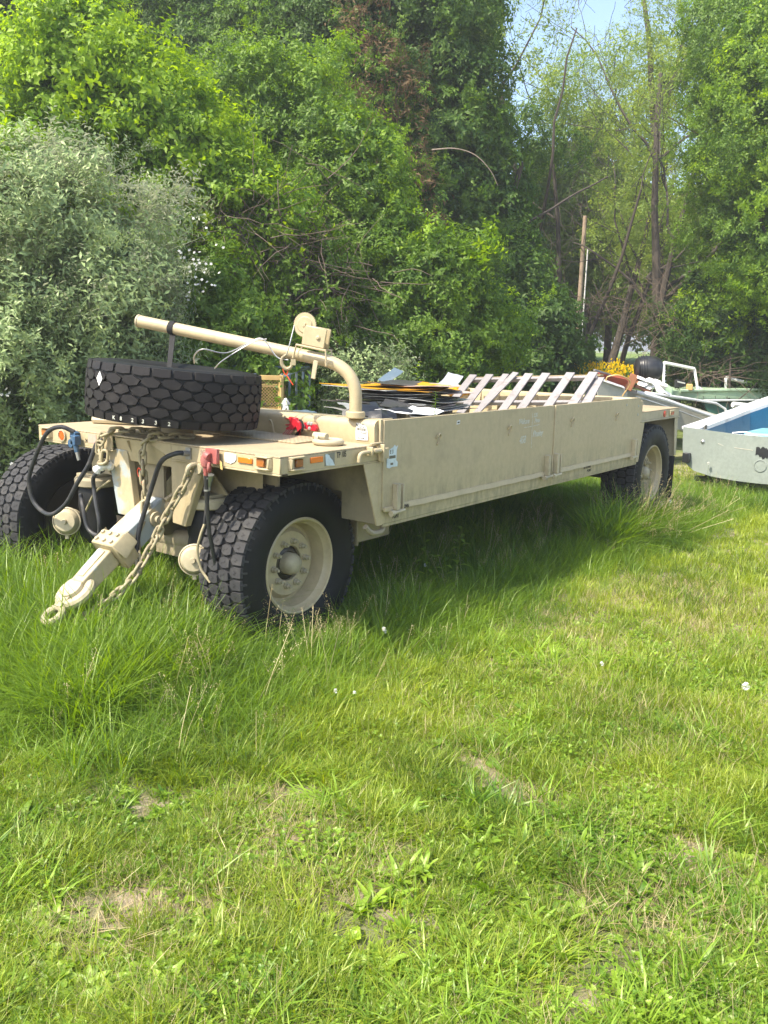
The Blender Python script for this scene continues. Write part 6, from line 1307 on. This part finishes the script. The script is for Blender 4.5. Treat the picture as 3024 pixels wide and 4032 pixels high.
def lay(src, pts, name, smin, smax, keep, zs=None, tilt=0.12):
    P = []; R = []; Sc = []
    for x, y, d in pts:
        k = keep(x, y, d)
        if k <= 0 or RNG.random() > k or near_wheel(x, y): continue
        if src != 'straw' and d < 4.3 and N2(x, y, 2.6, 77) > 0.24 and RNG.random() > 0.22: continue   # worn soil showing through
        s_ = RNG.uniform(smin, smax)*(0.55+0.45*k if zs is None else zs(x, y)); P.append((x, y, gz(x, y)-0.004)); R.append((RNG.normal()*tilt, RNG.normal()*tilt, RNG.uniform(0, 6.28))); Sc.append(s_)
    return scatter(name, SRC[src], P, R, Sc)
def bare(x, y):   # thin, worn patches towards the camera and on the right
    v = 0.5+0.9*N2(x, y, 1.3, 5)+0.5*N2(x, y, 3.7, 9)
    right = smooth01((0.25-(0.6*(-(y+3.4))*-1*0))/1)
    s_ = (x-CAM[0])*R0[0]+(y-CAM[1])*R0[1]
    return v+0.16*s_
lawn_k = lambda x, y, d: max(0.10, min(1.0, (1.15-1.05*max(0, bare(x, y)-0.40))*(0.36+0.64*smooth01((d-2.4)/2.6))))*(1-0.75*tallness(x, y))
NG = 1.0
lay('lawn', wedge(int(26000*NG), 1.35, 5.2, 1.5), 'lawn_grass', 0.55, 1.25, lawn_k, lambda x, y: 0.80+0.35*N2(x, y, 0.9, 2)+0.42*N2(x, y, 4.2, 6)+0.35*smooth01(tallness(x, y)*2))
lay('lawnfar', wedge(int(17000*NG), 4.6, 16, 1.4), 'lawn_grass', 0.7, 1.3, lambda x, y, d: 1-0.6*tallness(x, y), lambda x, y: 0.85+0.3*N2(x, y, 0.7, 2)+0.3*tallness(x, y))
lay('plantain', [p for p in boxpts(150, -1.9, 0.1, -2.7, -1.1) if (p[0]+0.85)**2+(p[1]+1.95)**2 < 0.30+0.2*N2(p[0], p[1], 2.0, 3)], 'broadleaf_weeds', 0.45, 0.85, lambda x, y, d: 1.0, None, 0.25)
lay('tall', wedge(int(15000*NG), 3.0, 13, 1.7), 'tall_grass', 0.65, 1.2, lambda x, y, d: tallness(x, y)**0.8*(0.55 if under_trailer(x, y) else 1.0)+0.02, lambda x, y: (0.40+0.60*tallness(x, y)+0.25*N2(x, y, 1.1, 4))*(1.15 if x < 0.6 and y > 0.6 else 1.0))
lay('coarse', wedge(9000, 1.35, 6.5, 1.4), 'broad_grass', 0.45, 1.15, lambda x, y, d: min(1, max(0.08, 0.45+1.0*N2(x, y, 1.7, 41)))*(1-tallness(x, y)), None, 0.3)
def fringe(x, y): return 1.0 if (x < 0.9 and y > 0.35) or (-0.45 < y < 0.3 and x > 0.9) or x > 6.9 else 0.45
def tzs(x, y):
    if x < 0.7 and y > 0.4: return 1.28+0.25*smooth01((y-0.8)/1.2)+0.2*N2(x, y, 1.3, 2) if x > -0.75 else 0.7+0.5*smooth01((x+1.6)/0.8)
    if y < -0.15 and x < 5: return 0.62+0.2*N2(x, y, 1.4, 3)
    return 0.80+0.25*N2(x, y, 1.4, 3)
lay('tall', boxpts(5200, -1.5, 8.6, -0.4, 3.6), 'tall_grass', 0.7, 1.25, lambda x, y, d: 0.95*fringe(x, y), tzs)
lay('tall', boxpts(2600, -1.6, 0.8, 0.5, 4.2), 'tall_grass', 0.8, 1.3, lambda x, y, d: 0.9 if x > -0.9+0.3*N2(x, y, 1.5, 8) else 0.35, tzs)
lay('tall', boxpts(330, 4.5, 5.95, -0.16, 0.14), 'tall_grass', 0.6, 1.3, lambda x, y, d: 0.95, lambda x, y: 1.40+0.5*N2(x, y, 3.1, 4), 0.22)
lay('tall', boxpts(500, 4.6, 7.6, -0.55, 0.05), 'tall_grass', 0.5, 1.1, lambda x, y, d: 0.9, lambda x, y: 0.70+0.3*N2(x, y, 2.2, 3))
lay('stalk', boxpts(26, 5.0, 6.0, -0.35, 0.0), 'seed_stalks', 1.3, 1.7, lambda x, y, d: 1.0, lambda x, y: 1.0, 0.5)
lay('stalk', boxpts(20, 5.2, 7.4, -0.5, 0.0), 'seed_stalks', 0.8, 1.2, lambda x, y, d: 1.0, lambda x, y: 1.0, 0.45)
lay('tall', boxpts(1100, -1.2, -0.15, 0.25, 2.0), 'tall_grass', 0.7, 1.25, lambda x, y, d: 0.95, lambda x, y: 1.22+0.3*N2(x, y, 2.6, 5))
lay('tall', boxpts(260, -0.6, 1.3, -0.1, 0.3), 'tall_grass', 0.6, 1.1, lambda x, y, d: 0.9, lambda x, y: 0.85)
lay('stalk', boxpts(45, -1.2, 0.8, -0.5, 2.6), 'seed_stalks', 0.7, 1.2, lambda x, y, d: 0.8, lambda x, y: 1.0, 0.25)
lay('straw', wedge(int(24000*NG), 1.35, 8, 1.4), 'dry_straw', 0.6, 1.5, lambda x, y, d: min(1, 0.22+1.1*max(0, bare(x, y)-0.15)), None, 0.4)
lay('stalk', wedge(1500, 2.2, 13, 1.6), 'seed_stalks', 0.45, 1.0, lambda x, y, d: 0.04+0.55*tallness(x, y)+(0.10 if d < 6 else 0), lambda x, y: 0.5+0.55*tallness(x, y))
lay('clover', wedge(9000, 1.35, 7, 1.5), 'clover', 0.7, 1.3, lambda x, y, d: min(1, max(0, 0.26+0.7*N2(x, y, 2.1, 12)))*(1-tallness(x, y)), None, 0.2)
lay('roundweed', wedge(21000, 1.35, 6.5, 1.5), 'broadleaf_weeds', 0.45, 1.25, lambda x, y, d: min(1, max(0.05, 0.40+0.8*N2(x, y, 2.5, 20)))*(1-tallness(x, y)), None, 0.25)
lay('dandelion', wedge(11000, 1.35, 6, 1.4), 'broadleaf_weeds', 0.35, 1.0, lambda x, y, d: min(1, max(0.05, 0.50+0.9*N2(x, y, 1.9, 24)))*(1-tallness(x, y)), None, 0.2)
lay('plantain', wedge(2200, 1.35, 6, 1.4), 'broadleaf_weeds', 0.3, 0.7, lambda x, y, d: min(1, max(0.05, 0.30+0.9*N2(x, y, 1.4, 31)))*(1-tallness(x, y)), None, 0.15)
# flowers: white clover heads and dandelion clocks, the few one can pick out
def flower(px, py, d_h, mat, label, nm, cat, r_, h, grp=None):
    r = FW+RT*(px-1512)/F_PX-UP*(py-2016)/F_PX; k = (CAM[2]-h)/-r[2]; x, y = CAM[0]+r[0]*k, CAM[1]+r[1]*k; z0 = gz(x, y)
    t = thing(nm, label, cat, (x, y, z0), grp)
    MB().tube(catmull([(x+0.02, y+0.01, z0-0.01), (x+0.008, y, z0+h*0.6), (x, y, z0+h)], 3), 0.0016, 5).build('stem', L['grass'], t)
    mb = MB(); rr = random.Random(int(px))
    for _ in range(44):
        d = Vector((rr.gauss(0, 1), rr.gauss(0, 1), rr.gauss(0.3, 1))).normalized(); c = Vector((x, y, z0+h)); u = d.cross(Vector((0.1, 0.3, 1))).normalized()*r_*0.28
        mb.add([c+d*r_*0.2-u*0.3, c+d*r_*0.2+u*0.3, c+d*r_+u, c+d*r_*1.1, c+d*r_-u], [(0, 1, 2, 3, 4)])
    mb.build('flower_head', L[mat], t)
fl = [(1322, 2715, 'petal', 'white clover head in the lawn at the middle of the photo', 'clover_flower', 'flower', 0.012, 0.16), (1396, 2722, 'petal', 'white clover head just right of another one in mid lawn', 'clover_flower', 'flower', 0.011, 0.14),
      (1512, 2482, 'petal', 'white flower on a stem right of the near front wheel', 'clover_flower', 'flower', 0.014, 0.22), (1517, 2492, 'petal', 'lower white flower beside the taller one right of the near wheel', 'clover_flower', 'flower', 0.012, 0.20),
      (2370, 2612, 'petal', 'pale clover head right of the middle of the lawn', 'clover_flower', 'flower', 0.013, 0.15), (2936, 2710, 'petal', 'round dandelion clock near the right edge', 'dandelion_clock', 'flower', 0.022, 0.18),
      (2362, 2038, 'petal', 'dandelion clock in the shade below the rear of the trailer', 'dandelion_clock', 'flower', 0.028, 0.25), (2520, 2014, 'petal', 'white flower in tall grass in front of the rear wheel', 'clover_flower', 'flower', 0.02, 0.28),
      (2563, 1952, 'petal', 'cluster of pale flowers on a tall stem left of the boat', 'clover_flower', 'flower', 0.022, 0.42), (2605, 1978, 'petal', 'low pale flower between rear wheel and boat', 'clover_flower', 'flower', 0.02, 0.34),
      (2640, 1972, 'petal', 'pale flower just left of the boat stern shadow', 'clover_flower', 'flower', 0.02, 0.34), (2786, 1790, 'petal', 'white dandelion head standing in front of the boat stern, left one', 'dandelion_clock', 'flower', 0.022, 0.5),
      (2790, 1822, 'petal', 'white flower head in front of the boat stern, below the left one', 'dandelion_clock', 'flower', 0.022, 0.45), (2878, 1790, 'petal', 'white flower head standing in front of the boat stern, right one', 'dandelion_clock', 'flower', 0.022, 0.5),
      (2522, 1868, 'petal', 'pale flower stalk in front of the rear wheel rim', 'clover_flower', 'flower', 0.018, 0.5), (1675, 2220, 'petal', 'tiny white flower in the shaded grass under the side panel', 'clover_flower', 'flower', 0.014, 0.25),
      (205, 2570, 'red', 'small pinkish scrap flower in the grass at lower left', 'pink_flower', 'flower', 0.03, 0.10)]
for px, py, m_, lab, nm, cat, r_, h in fl: flower(px, py, 0, m_, lab, nm, cat, r_, h, None)
# yellow flowering weeds in the gap
r6 = random.Random(12)
FP_ = [(2250+i*24+r6.uniform(-8, 8), 1395+r6.uniform(-6, 38)) for i in range(10)]
for k, (px, py) in enumerate(FP_):
    d = 17.5+r6.uniform(-1, 1); top = sp3(px, py+10, d); x, y = top.x, top.y; z0 = gz(x, y)
    t = thing('yellow_flowering_weed', 'yellow flowering weed behind the trailer rear, %s from the left in its clump' % ['first', 'second', 'third', 'fourth', 'fifth', 'sixth', 'seventh', 'eighth', 'ninth', 'last'][k], 'weed', (x, y, z0), 'yellow flowering weeds behind the trailer')
    mb = MB(); mf = MB()
    for s_ in range(9):
        a = r6.uniform(0, 6.28); e = Vector((x+0.22*math.cos(a), y+0.22*math.sin(a), top.z-r6.uniform(0, 0.3))); mb.tube([(x, y, z0), ((x+e.x)/2, (y+e.y)/2, (z0+e.z)/2+0.1), e], 0.006, 4, caps=False)
        for _ in range(16):
            p = e+Vector((r6.gauss(0, 0.07), r6.gauss(0, 0.07), r6.gauss(0, 0.03))); u = Vector((r6.uniform(-1, 1), r6.uniform(-1, 1), 0.3)).normalized()*0.022; w = Vector((u.y, -u.x, 0.3)).normalized()*0.022
            mf.add([p-u, p-w, p+u, p+w], [(0, 1, 2, 3)])
        for _ in range(26):
            f = r6.random(); p = Vector((x, y, z0)).lerp(e, f); dd = Vector((r6.uniform(-1, 1), r6.uniform(-1, 1), 0.3)).normalized()*0.10; w = Vector((-dd.y, dd.x, 0))*0.22; mb.add([p, p+dd*0.5+w, p+dd, p+dd*0.5-w], [(0, 1, 2, 3)])
    mb.build('stems', L['mid'], t); mf.build('flowers', L['yellow'], t)['kind'] = 'stuff'
# weeds growing through the cargo and by the sill
def weed_stalk(base, h, n, ln, label, mat='weed', nm='leafy_weed'):
    V = []; F = []; TI = []; r = random.Random(int(h*1000)+n); b = Vector(base); lean = Vector((r.uniform(-0.1, 0.1), r.uniform(-0.1, 0.1), 1))
    for i in range(n):
        t = (i+1)/n; p = b+lean*h*t; a = i*2.4; add_leaf(V, F, TI, p, Vector((math.cos(a), math.sin(a), 0.35-0.3*(1-t))), Vector((0, 0, 1)), ln*(1.2-0.5*t), ln*0.26, r.random(), 0.1, 0.25)
    o = bpy.data.objects.new(nm, np_mesh(nm, V, F, L[mat], TI)); t = thing(nm, label, 'weed', b); C.objects.link(o); o.name = 'leaves'; put_under(o, t)
    MB().tube([b, b+lean*h], [0.006, 0.002], 5).build('stem', L['grass'], t)
weed_stalk((2.25, 0.45, 1.30), 0.36, 46, 0.05, 'thin green weed standing in front of the metal sheet stack in the trailer', 'mid')
weed_stalk((1.95, 0.25, 0.0), 0.58, 16, 0.13, 'broad leaved weed just below the front hinge of the side panel')
weed_stalk((2.40, 0.30, 0.0), 0.56, 26, 0.14, 'narrow leaved goldenrod like weed growing under the near side panel')
weed_stalk((2.18, 0.22, 0.0), 0.36, 10, 0.15, 'low large leaved weed between two taller weeds under the side panel')
weed_stalk((5.55, 2.9, 1.0), 0.80, 22, 0.16, 'pale leafy sapling standing beyond the wooden slats', 'bright')
open('/tmp/stat.txt','w').write('%d' % TOTAL_INST[0])
print('instances', TOTAL_INST[0], 'tris', sum(sum(len(p.vertices)-2 for p in o.data.polygons) for o in C.objects if o.type == 'MESH'))

# ---------------------------------------------------------------- hazy summer air
mb = MB(); mb.box(-70, 420, -70, 420, -1.2, 16.0)
hz = mb.build('haze', M['paper']); hz.data.materials.clear()
hm = bpy.data.materials.new('haze_air'); hm.use_nodes = True; hm.node_tree.nodes.clear()
ho = hm.node_tree.nodes.new('ShaderNodeOutputMaterial'); hv = hm.node_tree.nodes.new('ShaderNodeVolumePrincipled')
hv.inputs['Color'].default_value = (0.93, 0.96, 1.0, 1); hv.inputs['Density'].default_value = 0.0023; hv.inputs['Anisotropy'].default_value = 0.25
hm.node_tree.links.new(hv.outputs[0], ho.inputs['Volume']); hz.data.materials.append(hm); tag(hz, kind='stuff')
